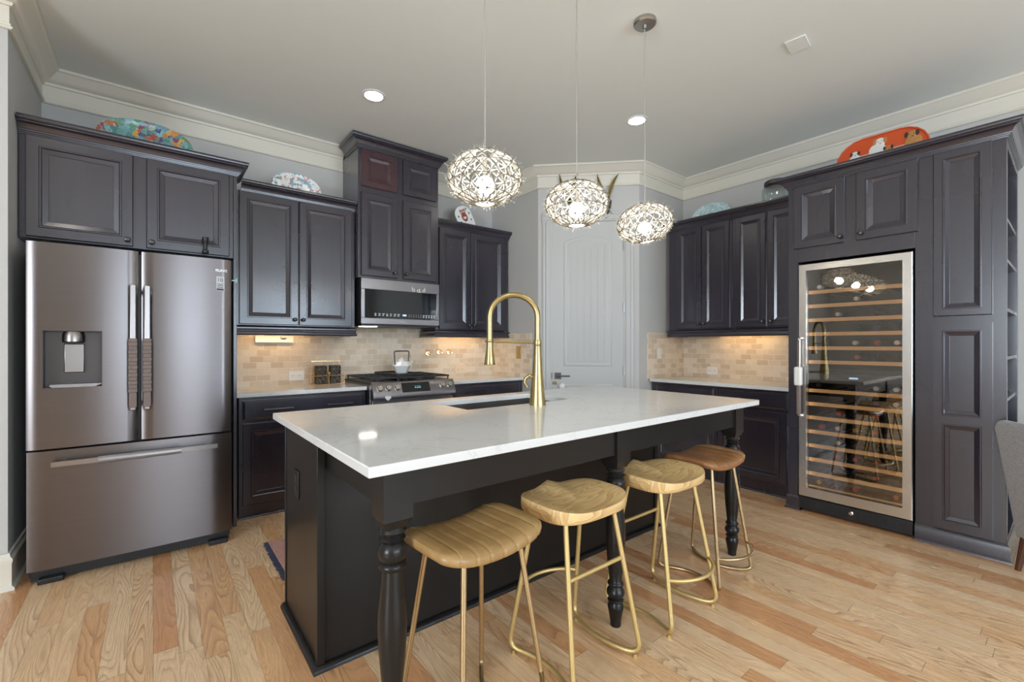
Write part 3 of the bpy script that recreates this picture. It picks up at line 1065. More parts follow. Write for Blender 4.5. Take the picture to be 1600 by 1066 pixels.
# handles
for nm, par, hx in (('left', dl, xx(-.088)), ('right', dr, xx(-.026))):
    m = M().box(hx - .014, hx + .014, -.066, -.044, .885, 1.585).box(hx - .012, hx + .012, -.044, 0, .905, .935).box(hx - .012, hx + .012, -.044, 0, 1.535, 1.565)
    h = m.build('door_handle', 'satin', par, bevel=.004)
    m = M()
    ns = 14
    for i in range(ns):
        z0 = .985 + i * .30 / ns
        g = .0 if i % 2 else .0015
        m.box(hx - .019 - g, hx + .019 + g, -.073 - g, -.038, z0, z0 + .30 / ns)
    m.box(hx - .017, hx + .017, -.070, -.040, .90, .984)
    tag(m.build('handle_sleeve', 'sleeve', h, bevel=.003), 'wrinkled taupe fabric sleeve')
pts = [(xx(-.41 + .718 * i / 12), -.060 - .010 * (1 - ((i - 6) / 6) ** 2), .634) for i in range(13)]
m = M()
for a, b in zip(pts, pts[1:]):
    m.add([(a[0], a[1], a[2] - .013), (b[0], b[1], b[2] - .013), (b[0], b[1], b[2] + .013), (a[0], a[1], a[2] + .013), (a[0], a[1] + .02, a[2] - .013), (b[0], b[1] + .02, b[2] - .013), (b[0], b[1] + .02, b[2] + .013), (a[0], a[1] + .02, a[2] + .013)],
          [(0, 1, 2, 3), (7, 6, 5, 4), (0, 4, 5, 1), (3, 2, 6, 7), (0, 3, 7, 4), (1, 5, 6, 2)])
m.box(pts[0][0] + .03, pts[0][0] + .055, -.045, -.004, .624, .644).box(pts[-1][0] - .055, pts[-1][0] - .03, -.045, -.004, .624, .644)
hh = m.build('drawer_handle', 'satin', dw)
m = M().tube([(p[0], p[1] + .008, p[2]) for p in pts[3:10]], [.019, .020, .019, .021, .019, .020, .019], 10)
tag(m.build('handle_sleeve', 'clearwrap', hh), 'silvery plastic wrap around the middle')
for x in (-.36, .38):
    M().box(x - .05, x + .05, .02, .12, 0, .030).build('foot', 'blackplastic', t, bevel=.006)
M().box(-.44, .44, .06, .09, .012, .08).build('toe_grille', 'blackplastic', t)
# badge and energy sticker
text('brand_badge', 'SAMSUNG', 'chrome', .021, (xx(.315), -.004, 1.705), (PI / 2, 0, 0), dr)
M().box(xx(.305), xx(.348), -.0042, -.0035, 1.585, 1.675).build('sticker', 'clearwrap', dr)
text('sticker_number', '10', 'blackplastic', .030, (xx(.326), -.0046, 1.643), (PI / 2, 0, 0), dr)
m = M()
for i in range(3):
    m.box(xx(.312), xx(.342), -.0048, -.0044, 1.625 - i * .010, 1.629 - i * .010)
m.box(xx(.308), xx(.345), -.0048, -.0044, 1.588, 1.600)
m.build('sticker_print', 'blackplastic', dr)
m = M().box(xx(.389), xx(.415), .02, .026, 1.655, 1.662).box(xx(.412), xx(.418), .01, .03, 1.645, 1.672)
tag(m.build('door_strap', 'teal', t), 'pale teal child lock strap on the right side')

# ================================================================== MICROWAVE
t = thing('microwave', 'stainless over-the-range microwave with black glass door', 'microwave', (0, 3.86, 0))
x0, x1 = 1.405, 2.170
M().box(x0, x1, .022, .418, 1.435, 1.832).build('body', 'blackplastic', t)
m = M()
m.box(x0, x1, -.006, .022, 1.737, 1.832).box(x0, x1, -.006, .022, 1.432, 1.486).box(x0, x0 + .034, -.006, .022, 1.486, 1.737).box(x1 - .030, x1, -.006, .022, 1.486, 1.737)
df = m.build('door_frame', 'greysteel', t, bevel=.003)
M().box(x0 + .034, x1 - .030, -.004, .022, 1.486, 1.737).build('door_glass', 'blackglass', df)
M().box(x0 + .01, x1 - .01, .012, .40, 1.415, 1.434).build('underside_vent', 'blackplastic', t)
M().box(x0 + .03, x0 + .17, .06, .14, 1.411, 1.4149).build('hood_lamp', 'strip_cool', t)
m = M()
rnd = random.Random(3)
for k in range(7):
    xk = x0 + .12 + k * .036
    m.box(xk, xk + rnd.uniform(.014, .024), -.0047, -.0041, 1.522, 1.528)
    m.box(xk, xk + rnd.uniform(.010, .02), -.0047, -.0041, 1.507, 1.515)
for k in range(6):
    xk = x0 + .445 + k * .024
    m.box(xk, xk + .008, -.0047, -.0041, 1.523, 1.526)
    m.box(xk, xk + .008, -.0047, -.0041, 1.507, 1.510)
for k in range(5):
    xk = x0 + .59 + k * .028
    m.box(xk, xk + .016, -.0047, -.0041, 1.520, 1.528)
    m.box(xk, xk + .014, -.0047, -.0041, 1.504, 1.512)
m.build('control_icons', 'icon', df)
M().box(x0 + .385, x0 + .422, -.0047, -.0041, 1.512, 1.527).build('clock_display', 'led_blue', df)
text('brand_badge', 'SAMSUNG', 'chrome', .015, (x0 + .385, -.0066, 1.452), (PI / 2, 0, 0), df)
# little cream magnets stuck to the top edge
for i, cx in enumerate((1.895, 1.945, 2.000)):
    mg = M()
    h = (.0, -.004, .0)[i]
    mg.tube([(.011 * math.cos(a), 0, .011 * math.sin(a)) for a in [2 * PI * k / 14 for k in range(14)]], .0035, 6, closed=True)
    sx = (-.011, .012, .011)[i]
    mg.tube([(sx, 0, -.006), (sx, 0, .030 if i != 1 else .022)], .0035, 6)
    if i == 1:
        mg.tube([(.004, 0, -.011), (.018, 0, -.012), (.028, 0, -.008)], .0032, 6)
    o = mg.build('fridge_magnet', 'porcelain', loc=(cx, 3.8485, 1.757 + h))
    tag(o, ('cream letter-shaped magnet, left of three on the microwave', 'cream letter-shaped magnet, middle of three on the microwave', 'cream letter-shaped magnet, right of three on the microwave')[i], 'magnet', 'magnets on the microwave')

# ================================================================== RANGE
t = thing('gas_range', 'dark stainless slide-in gas range with knobs on slanted panel', 'range', (0, 0, 0))
x0, x1 = 1.400, 2.174
M().box(x0, x1, 3.64, 4.262, .03, .918).build('body', 'greysteel', t, bevel=.002)
M().box(x0 - .004, x1 + .004, 3.63, 4.262, .919, .934).build('cooktop', 'iron', t, bevel=.004)
m = M().prism([(3.639, .935), (3.612, .938), (3.600, .928), (3.560, .838), (3.560, .805), (3.575, .795), (3.639, .795)], x0, x1, 'yz')
cp = m.build('control_panel', 'greysteel', t, bevel=.002)
nv = Vector((0, -.090, .040)).normalized()
sl = Vector((0, .040, .090)).normalized()
def onp(x, s, off=0):                      # a point on the slanted panel
    b = Vector((x, 3.560, .838)) + sl * s + nv * off
    return b
for x in (1.458, 1.532, 1.611, 2.042, 2.118):
    k = M().lathe([(.027, 0), (.027, .004), (.023, .006), (.022, .022), (.020, .026), (0, .0265)], onp(x, .052, .0005), nv, 20)
    kb = k.build('knob', 'steel', cp)
    a, b = onp(x, .034, .027), onp(x, .070, .027)
    M().tube([a, b], .0045, 8).build('knob_grip', 'chrome', kb)
def slab(m, xa, xb, s0, s1, o0, o1):
    vs = [onp(xa, s0, o0), onp(xb, s0, o0), onp(xb, s1, o0), onp(xa, s1, o0), onp(xa, s0, o1), onp(xb, s0, o1), onp(xb, s1, o1), onp(xa, s1, o1)]
    return m.add(vs, [(0, 3, 2, 1), (4, 5, 6, 7), (0, 1, 5, 4), (1, 2, 6, 5), (2, 3, 7, 6), (3, 0, 4, 7)])
ds = slab(M(), 1.655, 1.918, .006, .092, .0003, .0012).build('display', 'blackglass', cp)
m = M()
for xk in (1.775, 1.792, 1.806, 1.820):
    slab(m, xk, xk + .010, .042, .047, .0013, .0018)
    slab(m, xk + .002, xk + .006, .055, .060, .0013, .0018)
m.build('display_digits', 'led_teal', ds)
bd = M().prism([(1.497, .806), (1.523, .786), (1.550, .806), (1.548, .824), (1.499, .824)], 3.5570, 3.5594, 'xz')
tag(bd.build('safety_badge', 'icon', cp), 'small white shield-shaped badge')
M().box(x0 + .004, x1 - .004, 3.600, 3.639, .20, .780).build('oven_door', 'greysteel', t, bevel=.003)
M().box(x0 + .10, x1 - .10, 3.5975, 3.5998, .28, .66).build('oven_window', 'blackglass', t)
M().tube([(x0 + .04, 3.545, .742), (x1 - .04, 3.545, .742)], .012, 12).tube([(x0 + .07, 3.60, .742), (x0 + .07, 3.545, .742)], .009, 8).tube([(x1 - .07, 3.60, .742), (x1 - .07, 3.545, .742)], .009, 8).build('oven_handle', 'steel', t)
M().box(x0 + .004, x1 - .004, 3.605, 3.639, .045, .19).build('warming_drawer', 'greysteel', t, bevel=.003)
for (a, b) in ((x0 + .012, x0 + .262), (x1 - .262, x1 - .012), (x0 + .268, x1 - .268)):
    m = M()
    z0, z1 = .958, .972
    for y in (3.66, 3.955, 4.235):
        m.box(a, b, y - .006, y + .006, z0, z1)
    for x in (a + .006, (a + b) / 2, b - .006):
        m.box(x - .006, x + .006, 3.66, 4.235, z0, z1)
    for y in (3.80, 4.10):
        m.box(a, b, y - .004, y + .004, z0 + .002, z1)
        m.lathe([(.045, 0), (.045, .012), (.03, .016), (0, .0165)], ((a + b) / 2, y, .935), (0, 0, 1), 18)
    for x in (a + .006, b - .006):
        for y in (3.67, 4.225):
            m.box(x - .005, x + .005, y - .005, y + .005, .934, z0)
    m.build('burner_grate', 'iron', t, bevel=.0015)
# griddle laid across the middle of the grates
m = M().box(1.660, 1.915, 3.70, 4.20, .973, .982)
m.box(1.660, 1.668, 3.70, 4.20, .982, .994).box(1.907, 1.915, 3.70, 4.20, .982, .994).box(1.668, 1.907, 4.192, 4.20, .982, .994).box(1.668, 1.907, 3.70, 3.708, .982, .994)
tag(m.build('griddle', 'iron', bevel=.002), 'flat black griddle across the middle burners of the range', 'griddle')
# faceted white teapot with a square wire handle
t = thing('teapot', 'faceted white teapot with tall square handle on the range', 'teapot', (1.838, 3.98, .9825), .3)
t.scale = (1.15, 1.15, 1.12)
M().lathe([(.0, 0), (.045, 0), (.078, .062), (.055, .098), (.026, .104), (0, .105)], (0, 0, 0), (0, 0, 1), 8).build('pot', 'porcelain', t, sharp=10)
M().lathe([(.028, .0), (.024, .012), (.008, .016), (.010, .028), (0, .030)], (0, 0, .104), (0, 0, 1), 8).build('lid', 'porcelain', t, sharp=10)
M().tube([(.062, 0, .055), (.098, 0, .075), (.118, 0, .102)], [.016, .012, .008], 6).build('spout', 'porcelain', t, sharp=10)
M().tube(fillet([(-.070, 0, .070), (-.080, 0, .185), (.080, 0, .185), (.070, 0, .070)], .02), .005, 8).build('handle', 'darkbronze', t)
# dish towel on the oven handle
m = M().box(1.735, 1.905, 3.526, 3.532, .50, .756).box(1.735, 1.905, 3.532, 3.558, .7545, .758).box(1.735, 1.905, 3.558, 3.564, .60, .756)
t = m.build('dish_towel', 'porcelain', bevel=.002)
tag(t, 'white dish towel with a red mark hanging on the oven handle', 'towel')
M().lathe([(.016, 0), (.014, .001), (0, .0012)], (1.815, 3.5258, .738), (0, -1, 0), 12).build('towel_print', 'red', t)

# ================================================================== ISLAND
IX0, IX1, IY0, IY1, IZ = .445, 2.79, 1.165, 2.385, .925
t = thing('kitchen_island', 'black painted kitchen island base with panelled sides and turned legs', 'island', (1.61, 1.78, 0))
ox, oy = 1.61, 1.78
bx0, bx1, by0, by1 = .495, 2.72, 1.81, 2.355
m = M()
L = lambda a, b, c, d, z0, z1: m.box(a - ox, b - ox, c - oy, d - oy, z0, z1)
L(bx0, bx0 + .02, by0, by1, 0, IZ - .031); L(bx1 - .02, bx1, by0, by1, 0, IZ - .031)
L(bx0 + .02, bx1 - .02, by0 + .004, by0 + .02, 0, IZ - .031); L(bx0 + .02, bx1 - .02, by1 - .02, by1, 0, IZ - .031)
L(bx0 + .02, bx1 - .02, by0 + .02, by1 - .02, .06, .08)
m.build('body', 'black', t, bevel=.001)
m = M()
L(bx0 - .006, bx0 + .024, by0 - .004, by0 + .026, 0, IZ - .031); L(bx1 - .024, bx1 + .006, by0 - .004, by0 + .026, 0, IZ - .031)
L(bx0 - .004, bx0 + .02, by1 - .016, by1 + .004, 0, IZ - .031)
m.build('corner_post', 'black', t, bevel=.002)
M().sweep([(bx0 - ox - .001, by1 - oy + .006), (bx0 - ox - .001, by0 - oy - .001), (bx1 - ox + .001, by0 - oy - .001), (bx1 - ox + .001, by1 - oy)], [(0, 0), (.022, 0), (.020, .010), (.010, .020), (0, .022)]).build('shoe_moulding', 'black', t)
LY, LW = 1.282, .046                       # centre line and half width of the legs
LXS = (.562, 1.612, 2.698)
m = M()
ax = [LXS[0] + LW, LXS[1] - LW, LXS[1] + LW, LXS[2] - LW]
for a, b in ((ax[0], ax[1]), (ax[2], ax[3])):
    L(a, b, LY - LW + .010, LY - LW + .032, .770, IZ - .031)
for x in (LXS[0] - LW + .008, LXS[2] + LW - .030):
    L(x, x + .022, LY + LW, by0, .770, IZ - .031)
m.build('apron', 'black', t, bevel=.0015)
LEG = [(.030, .715), (.036, .705), (.041, .695), (.036, .686), (.030, .680), (.034, .676), (.040, .672), (.034, .666), (.029, .662), (.036, .656), (.0425, .642), (.0435, .632), (.0425, .622), (.036, .608), (.032, .603), (.037, .600), (.0415, .594), (.0415, .588), (.036, .582), (.031, .578),
       (.032, .55), (.037, .50), (.042, .45), (.0435, .41), (.042, .37), (.038, .31), (.0325, .25), (.027, .205), (.030, .198), (.035, .193), (.036, .187), (.031, .181), (.027, .178), (.030, .172), (.039, .158), (.040, .150), (.038, .140), (.030, .128), (.027, .124), (.033, .120), (.036, .115), (.033, .110), (.029, .107), (.034, .095), (.036, .085), (.033, .072), (.028, .045), (.023, .015), (.024, .008), (.022, 0)]
for x in LXS:
    m = M()
    m.box(-LW, LW, -LW, LW, .735, IZ - .031)
    m.add([(-LW, -LW, .735), (LW, -LW, .735), (LW, LW, .735), (-LW, LW, .735), (-.034, -.034, .708), (.034, -.034, .708), (.034, .034, .708), (-.034, .034, .708)],
          [(0, 1, 5, 4), (1, 2, 6, 5), (2, 3, 7, 6), (3, 0, 4, 7), (4, 5, 6, 7)])
    m.lathe([(r, z) for r, z in LEG], (0, 0, 0), (0, 0, 1), 28)
    m.build('leg', 'black', t, bevel=.0, loc=(x - ox, LY - oy, 0), sharp=50)
# black outlet on the left end
pl = M().box(bx0 - ox - .006, bx0 - ox, 2.098 - oy, 2.172 - oy, .580, .700).build('outlet_plate', 'blackplastic', t, bevel=.002)
M().box(bx0 - ox - .0075, bx0 - ox - .0055, 2.118 - oy, 2.152 - oy, .600, .632).box(bx0 - ox - .0075, bx0 - ox - .0055, 2.118 - oy, 2.152 - oy, .648, .680).build('sockets', 'iron', pl)
# cabinet fronts on the cooking side
for i in range(4):
    xa = .53 + i * .545
    d = M().rings(xa - ox, xa + .52 - ox, .12, .87, DOOR)
    for k in range(len(d.v)):
        a, b, c = d.v[k]
        d.v[k] = (2 * (xa + .26 - ox) - a, by1 - oy - b, c)
    d.build('door', 'black', t)

# worktop with a sink cut-out
SX0, SX1, SY0, SY1 = 1.228, 1.950, 1.895, 2.275
m = M()
xs, ys = [IX0, SX0, SX1, IX1], [IY0, SY0, SY1, IY1]
z0, z1 = IZ - .030, IZ
vs, fs = [], []
for z in (z0, z1):
    for y in ys:
        for x in xs:
            vs.append((x, y, z))
q = lambda k, j, i: k * 16 + j * 4 + i
for j in range(3):
    for i in range(3):
        if i == 1 and j == 1: continue
        fs.append((q(1, j, i), q(1, j, i + 1), q(1, j + 1, i + 1), q(1, j + 1, i)))
        fs.append((q(0, j, i), q(0, j + 1, i), q(0, j + 1, i + 1), q(0, j, i + 1)))
for i in range(3):
    fs += [(q(0, 0, i), q(0, 0, i + 1), q(1, 0, i + 1), q(1, 0, i)), (q(0, 3, i + 1), q(0, 3, i), q(1, 3, i), q(1, 3, i + 1)), (q(0, i, 3), q(0, i + 1, 3), q(1, i + 1, 3), q(1, i, 3)), (q(0, i + 1, 0), q(0, i, 0), q(1, i, 0), q(1, i + 1, 0))]
fs += [(q(0, 1, 1), q(1, 1, 1), q(1, 1, 2), q(0, 1, 2)), (q(0, 2, 2), q(1, 2, 2), q(1, 2, 1), q(0, 2, 1)), (q(0, 2, 1), q(1, 2, 1), q(1, 1, 1), q(0, 1, 1)), (q(0, 1, 2), q(1, 1, 2), q(1, 2, 2), q(0, 2, 2))]
m.add(vs, fs)
tag(m.build('island_worktop', 'quartz', bevel=.003), 'white quartz worktop covering the island', 'worktop')
t = thing('kitchen_sink', 'dark steel undermount sink set into the island worktop', 'sink', ((SX0 + SX1) / 2, (SY0 + SY1) / 2, .68))
a, b, hgt = (SX1 - SX0) / 2 + .008, (SY1 - SY0) / 2 + .008, .213
m = M().box(-a, a, -b, b, 0, .006).box(-a - .006, -a, -b, b, 0, hgt).box(a, a + .006, -b, b, 0, hgt).box(-a - .006, a + .006, -b - .006, -b, 0, hgt).box(-a - .006, a + .006, b, b + .006, 0, hgt)
m.build('basin', 'sinksteel', t)
M().lathe([(.045, 0), (.045, .003), (.03, .004), (0, .0045)], (0, .02, .006), (0, 0, 1), 20).build('drain', 'chrome', t)

# brass pull-down faucet
FXP, FYP = 1.622, 1.815
t = thing('faucet', 'tall brushed brass pull-down faucet beside the sink', 'faucet', (FXP, FYP, IZ))
ud = Vector((-.775, .632, 0)).normalized()
RCH = .258
M().lathe([(.0445, 0), (.0445, .004), (.041, .035), (.035, .09), (.029, .16), (.0235, .24), (.0195, .315), (.019, .318)], (0, 0, 0), (0, 0, 1), 28).build('body', 'brass', t)
M().lathe([(.0200, 0), (.0210, .003), (.0210, .030), (.0200, .033)], (0, 0, .318), (0, 0, 1), 24).build('collar', 'brass', t)
top = .475
pts = [Vector((0, 0, .345)), Vector((0, 0, top))]
for i in range(1, 25):
    a = PI * i / 24
    pts.append(ud * (RCH / 2 * (1 - math.cos(a))) + Vector((0, 0, top + RCH / 2 * .92 * math.sin(a))))
pts.append(ud * RCH + Vector((0, 0, .348)))
M().tube(pts, .0155, 16).build('spout', 'brass', t)
e = ud * RCH
m = M().lathe([(.0175, .0), (.019, .006), (.018, .03), (.0195, .055), (.0245, .095), (.0305, .135), (.0295, .139), (.012, .1395), (0, .14)], e + Vector((0, 0, .355)), (0, 0, -1), 26)
m.build('spray_head', 'brass', t)
m = M().tube([ud * .018 + Vector((0, 0, .336)), ud * (RCH - .030) + Vector((0, 0, .342))], .0062, 10)
m.tube([e + Vector((.0205 * math.cos(a), .0205 * math.sin(a), .342)) for a in [2 * PI * k / 20 for k in range(20)]], .0045, 8, closed=True)
m.build('brace', 'brass', t)
ld = Vector((-.80, .60, 0)).normalized()
lp = [ld * .022 + Vector((0, 0, .150)), ld * .045 + Vector((0, 0, .158)), ld * .066 + Vector((0, 0, .142)), ld * .070 + Vector((0, 0, .118)), ld * .056 + Vector((0, 0, .095))]
M().tube(lp, [.013, .010, .0085, .008, .007], 12).build('lever', 'brass', t)

# ================================================================== STOOLS
def seat_wood(flip):
    m = M()
    a, b, seg, K = .205, .158, 64, 12
    vs, fs = [], []
    def ptxy(r, th):
        c, s_ = math.cos(th), math.sin(th)
        e = 2 / 3.3
        return a * r * math.copysign(abs(c) ** e, c), b * r * math.copysign(abs(s_) ** e, s_)
    def zt(x, y, r):
        yy = y * flip
        dish = .026 * max(0, 1 - (abs(x) / a) ** 2.2) * (1 - .25 * (yy / b))
        dish *= 1 - .35 * r ** 6
        pom = .026 * math.exp(-(x / .045) ** 2) * max(0, min(1, (yy / b + .1) / 1.0)) ** 1.2
        return .660 - dish + pom - .004 * max(0, r - .9) / .1
    vs.append((0, 0, zt(0, 0, 0)))
    for k in range(1, K + 1):
        r = k / K
        for i in range(seg):
            x, y = ptxy(r, 2 * PI * i / seg)
            vs.append((x, y, zt(x, y, r)))
    for rr, z in ((1.006, -.003), (1.010, -.008), (1.012, None), (1.0, None), (.975, None), (.93, None)):
        for i in range(seg):
            x, y = ptxy(rr, 2 * PI * i / seg)
            x1_, y1_ = ptxy(1, 2 * PI * i / seg)
            if z is not None: zz = zt(x1_, y1_, 1) + z
            else: zz = {1.012: .618, 1.0: .606, .975: .600, .93: .598}[rr]
            vs.append((x, y, zz))
    for i in range(seg):
        fs.append((0, 1 + i, 1 + (i + 1) % seg))
    n = K + 6
    for k in range(n - 1):
        for i in range(seg):
            j = (i + 1) % seg
            fs.append((1 + k * seg + i, 1 + (k + 1) * seg + i, 1 + (k + 1) * seg + j, 1 + k * seg + j))
    fs.append(tuple(1 + (n - 1) * seg + i for i in range(seg)))
    m.add(vs, fs)
    return m


def seat_leather():
    a, b, nx, ny = .205, .150, 96, 26
    m = M()
    def pos(u, v, grow=1.0):
        p = 5.0
        mm = max(abs(u), abs(v))
        s_ = 1.0 if mm < 1e-6 else mm / (abs(u) ** p + abs(v) ** p) ** (1 / p)
        return a * u * s_ * grow, b * v * s_ * grow
    def groove(x):
        w = .051
        d = abs((x / w) - round(x / w)) * w
        return .0045 * math.exp(-(d / .0045) ** 2)
    vs, fs = [], []
    for j in range(ny + 1):
        for i in range(nx + 1):
            u, v = -1 + 2 * i / nx, -1 + 2 * j / ny
            x, y = pos(u, v)
            mm = max(abs(u), abs(v))
            z = .622 + .032 * (x / a) ** 2 + .016 * (1 - mm ** 8) - groove(x) * (1 - mm ** 20) * 1.0
            vs.append((x, y, z))
    q = lambda i, j: j * (nx + 1) + i
    for j in range(ny):
        for i in range(nx):
            fs.append((q(i, j), q(i + 1, j), q(i + 1, j + 1), q(i, j + 1)))
    loop = [(i, 0) for i in range(nx)] + [(nx, j) for j in range(ny)] + [(i, ny) for i in range(nx, 0, -1)] + [(0, j) for j in range(ny, 0, -1)]
    prev = [q(i, j) for i, j in loop]
    for g, dz in ((1.035, -.008), (1.040, -.017), (1.025, -.027), (.95, -.034)):
        cur = []
        for (i, j) in loop:
            u, v = -1 + 2 * i / nx, -1 + 2 * j / ny
            x, y = pos(u, v, g)
            gx = groove(x / g) * .6
            k = 1 - gx / .15
            z = .622 + .032 * (x / g / a) ** 2 + dz
            cur.append(len(vs))
            vs.append((x * (k if abs(v) < 1 else 1), y * k, z))
        n = len(prev)
        for k in range(n):
            l = (k + 1) % n
            fs.append((prev[k], cur[k], cur[l], prev[l]))
        prev = cur
    fs.append(tuple(prev)[::-1])
    m.add(vs, fs)
    st = M()
    for k in range(-3, 4):
        x = k * .051
        st.tube([(x, b * v * .985, .622 + .032 * (x / a) ** 2 + .016 * (1 - abs(v) ** 8) - .0038) for v in [-1 + 2 * i / 20 for i in range(21)]], .0012, 5)
    return m, st


def stool_frame(t, r, mat, hx, hy, tx, ty, ztop, arc_side, arc_z, bar_z, bow, glides, bend=.05):
    """Four splayed legs, a floor bar bowed inwards on each side, an arched footrest and a crossbar."""
    zf = r + (.010 if glides else .0)
    for sx in (-1, 1):
        F, B = Vector((sx * hx, -hy, zf)), Vector((sx * hx, hy, zf))
        Ft, Bt = Vector((sx * tx, -ty, ztop)), Vector((sx * tx, ty, ztop))
        mid = Vector((sx * (hx - bow), 0, zf))
        for P, T in ((F, Ft), (B, Bt)):
            O_ = B if P is F else F
            bz = lambda u: P * (1 - u) ** 2 + Vector((sx * (hx - 2 * bow), 0, zf)) * 2 * u * (1 - u) + O_ * u * u
            q0, q2 = P + (T - P).normalized() * bend, bz(.155)
            M().tube([T] + [q0 * (1 - u) ** 2 + P * 2 * u * (1 - u) + q2 * u * u for u in [k / 10 for k in range(11)]], r, 12).build('leg', mat, t)
        bz = lambda u: F * (1 - u) ** 2 + Vector((sx * (hx - 2 * bow), 0, zf)) * 2 * u * (1 - u) + B * u * u
        bar = [bz(.155 + .69 * k / 20) for k in range(21)]
        M().tube(bar, r, 12).build('floor_bar', mat, t)
        if glides:
            for P in (F, B):
                M().lathe([(.010, 0), (.010, .006), (.006, .009), (.006, .013)], (P.x - sx * .008, P.y * .88, 0), (0, 0, 1), 12).build('glide', 'goldframe', t)
    def at(sx, sy, z):
        u = (z - zf) / (ztop - zf)
        return Vector((sx * (hx + (tx - hx) * u), sy * (hy + (ty - hy) * u), z))
    A, B_ = at(-1, arc_side, arc_z), at(1, arc_side, arc_z)
    arc = []
    for k in range(25):
        u = k / 24
        p = A * (1 - u) + B_ * u
        p.y += arc_side * .085 * (1 - (2 * u - 1) ** 2) ** .8
        arc.append(p)
    M().tube(arc, r * .85, 12).build('footrest', mat, t)
    if bar_z:
        M().tube([at(-1, -arc_side, bar_z), at(1, -arc_side, bar_z)], r * .85, 12).build('crossbar', mat, t)


def wood_stool(label, loc, arc):
    t = thing('bar_stool', label, 'bar stool', loc, 0, 'wooden saddle-seat bar stools')
    seat_wood(1).build('seat', 'elm', t, sharp=50)
    stool_frame(t, .0098, 'goldframe', .192, .182, .135, .085, .600, arc, .235, .395, .05, True)
    return t


def leather_stool(label, loc, rz, mat, arc=-1):
    t = thing('bar_stool', label, 'bar stool', loc, rz, 'leather-seat bar stools')
    m, st = seat_leather()
    s_ = m.build('seat', mat, t, sharp=60)
    st.build('stitching', 'stitch', s_)
    stool_frame(t, .0090, 'agedbrass', .178, .176, .115, .100, .598, arc, .165, None, .085, False, .03)
    return t


leather_stool('tan leather bar stool nearest the near island leg', (.832, 1.250, 0), .08, 'leather')
wood_stool('pale wooden saddle-seat stool next to the near leather stool', (1.325, 1.262, 0), 1)
wood_stool('pale wooden saddle-seat stool right of the middle island leg', (1.905, 1.245, 0), -1)
leather_stool('brown leather bar stool at the far end by the last island leg', (2.395, 1.290, 0), 0, 'leather2')

# ================================================================== PENDANTS AND CEILING FITTINGS
def pendant_proto():
    t = thing('pendant_lamp', '', 'pendant lamp')
    A, Hh = .155, .110
    rows, cols = 11, 18
    def P(i, k, s=1.0):
        la = R(-74 + 148 * i / (rows - 1))
        th = 2 * PI * (k + .5 * (i % 2)) / cols
        return Vector((A * s * math.cos(la) * math.cos(th), A * s * math.cos(la) * math.sin(th), Hh * s * math.sin(la)))
    ed = set()
    for i in range(rows):
        for k in range(cols):
            if i % 2 == 0: ed.add(((i, k), (i, (k + 1) % cols)))
            if i < rows - 1:
                k2 = k if i % 2 == 0 else (k + 1) % cols
                ed.add(((i, k), (i + 1, k2)))
                ed.add(((i, k), (i + 1, (k2 - 1) % cols)))
    m, m2 = M(), M()
    for a, b in ed:
        m.tube([P(*a), P(*b)], .0016, 4, caps=False)
        pa, pb = P(*a, s=.955), P(*b, s=.955)
        m2.tube([pa, (pa + pb) / 2 * 1.01, pb], .0026, 5, caps=False)
    rg = random.Random(5)
    for _ in range(420):
        la, th = math.asin(rg.uniform(-.95, .95)), rg.uniform(0, 2 * PI)
        p = Vector((A * .96 * math.cos(la) * math.cos(th), A * .96 * math.cos(la) * math.sin(th), Hh * .96 * math.sin(la)))
        q = p * rg.uniform(1.03, 1.13) + Vector((rg.uniform(-.012, .012), rg.uniform(-.012, .012), rg.uniform(-.012, .012)))
        m2.tube([p, q], .0006, 3, caps=False)
    m.build('wire_frame', 'wire', t)
    m2.build('woven_shade', 'twine', t)
    M().ball((0, 0, -.030), .038, 16).build('bulb', 'bulb', t)
    M().tube([(0, 0, -.002), (0, 0, .10)], .010, 12).build('socket', 'nickel', t)
    M().tube([(0, 0, .10), (.0015, 0, .4), (-.002, .001, .75), (0, 0, CEIL - 1.935 - .03)], .0026, 8).build('cord', 'cord', t)
    zc = CEIL - 1.935
    M().lathe([(.062, 0), (.062, -.018), (.056, -.024), (.012, -.026), (.010, -.045), (.004, -.047)], (0, 0, zc - .0005), (0, 0, 1), 28).build('canopy', 'nickel', t)
    return t


PX = (1.068, 1.613, 2.168)
lab = ('woven globe pendant lamp nearest the left, hanging above the island', 'woven globe pendant lamp in the middle of the three above the island', 'woven globe pendant lamp farthest right of the three, in front of the pantry corner')
p0 = pendant_proto()
for i, x in enumerate(PX):
    o = p0 if i == 0 else copy_tree(p0)
    o.location = (x, 1.519, 1.935)
    if i < 2:
        o.rotation_euler = (0, 0, i * .7)
    else:                             # this shade hangs a little askew on its cord
        for ch in o.children:
            if ch.name.split('.')[0] in ('wire_frame', 'woven_shade'):
                ch.rotation_euler = Matrix.Rotation(R(8), 3, Vector((-.623, -.782, 0))).to_euler()
    tag(o, lab[i], 'pendant lamp', 'pendant lamps above the island')


def can_light():
    t = thing('ceiling_downlight', '', 'recessed light')
    M().lathe([(.085, 0), (.085, -.004), (.066, -.006), (.064, -.002), (.064, 0)], (0, 0, 0), (0, 0, 1), 32).build('trim_ring', 'porcelain', t)
    M().lathe([(.063, -.0015), (.063, -.003), (0, -.0035)], (0, 0, 0), (0, 0, 1), 28).build('lens', 'canlens', t)
    return t


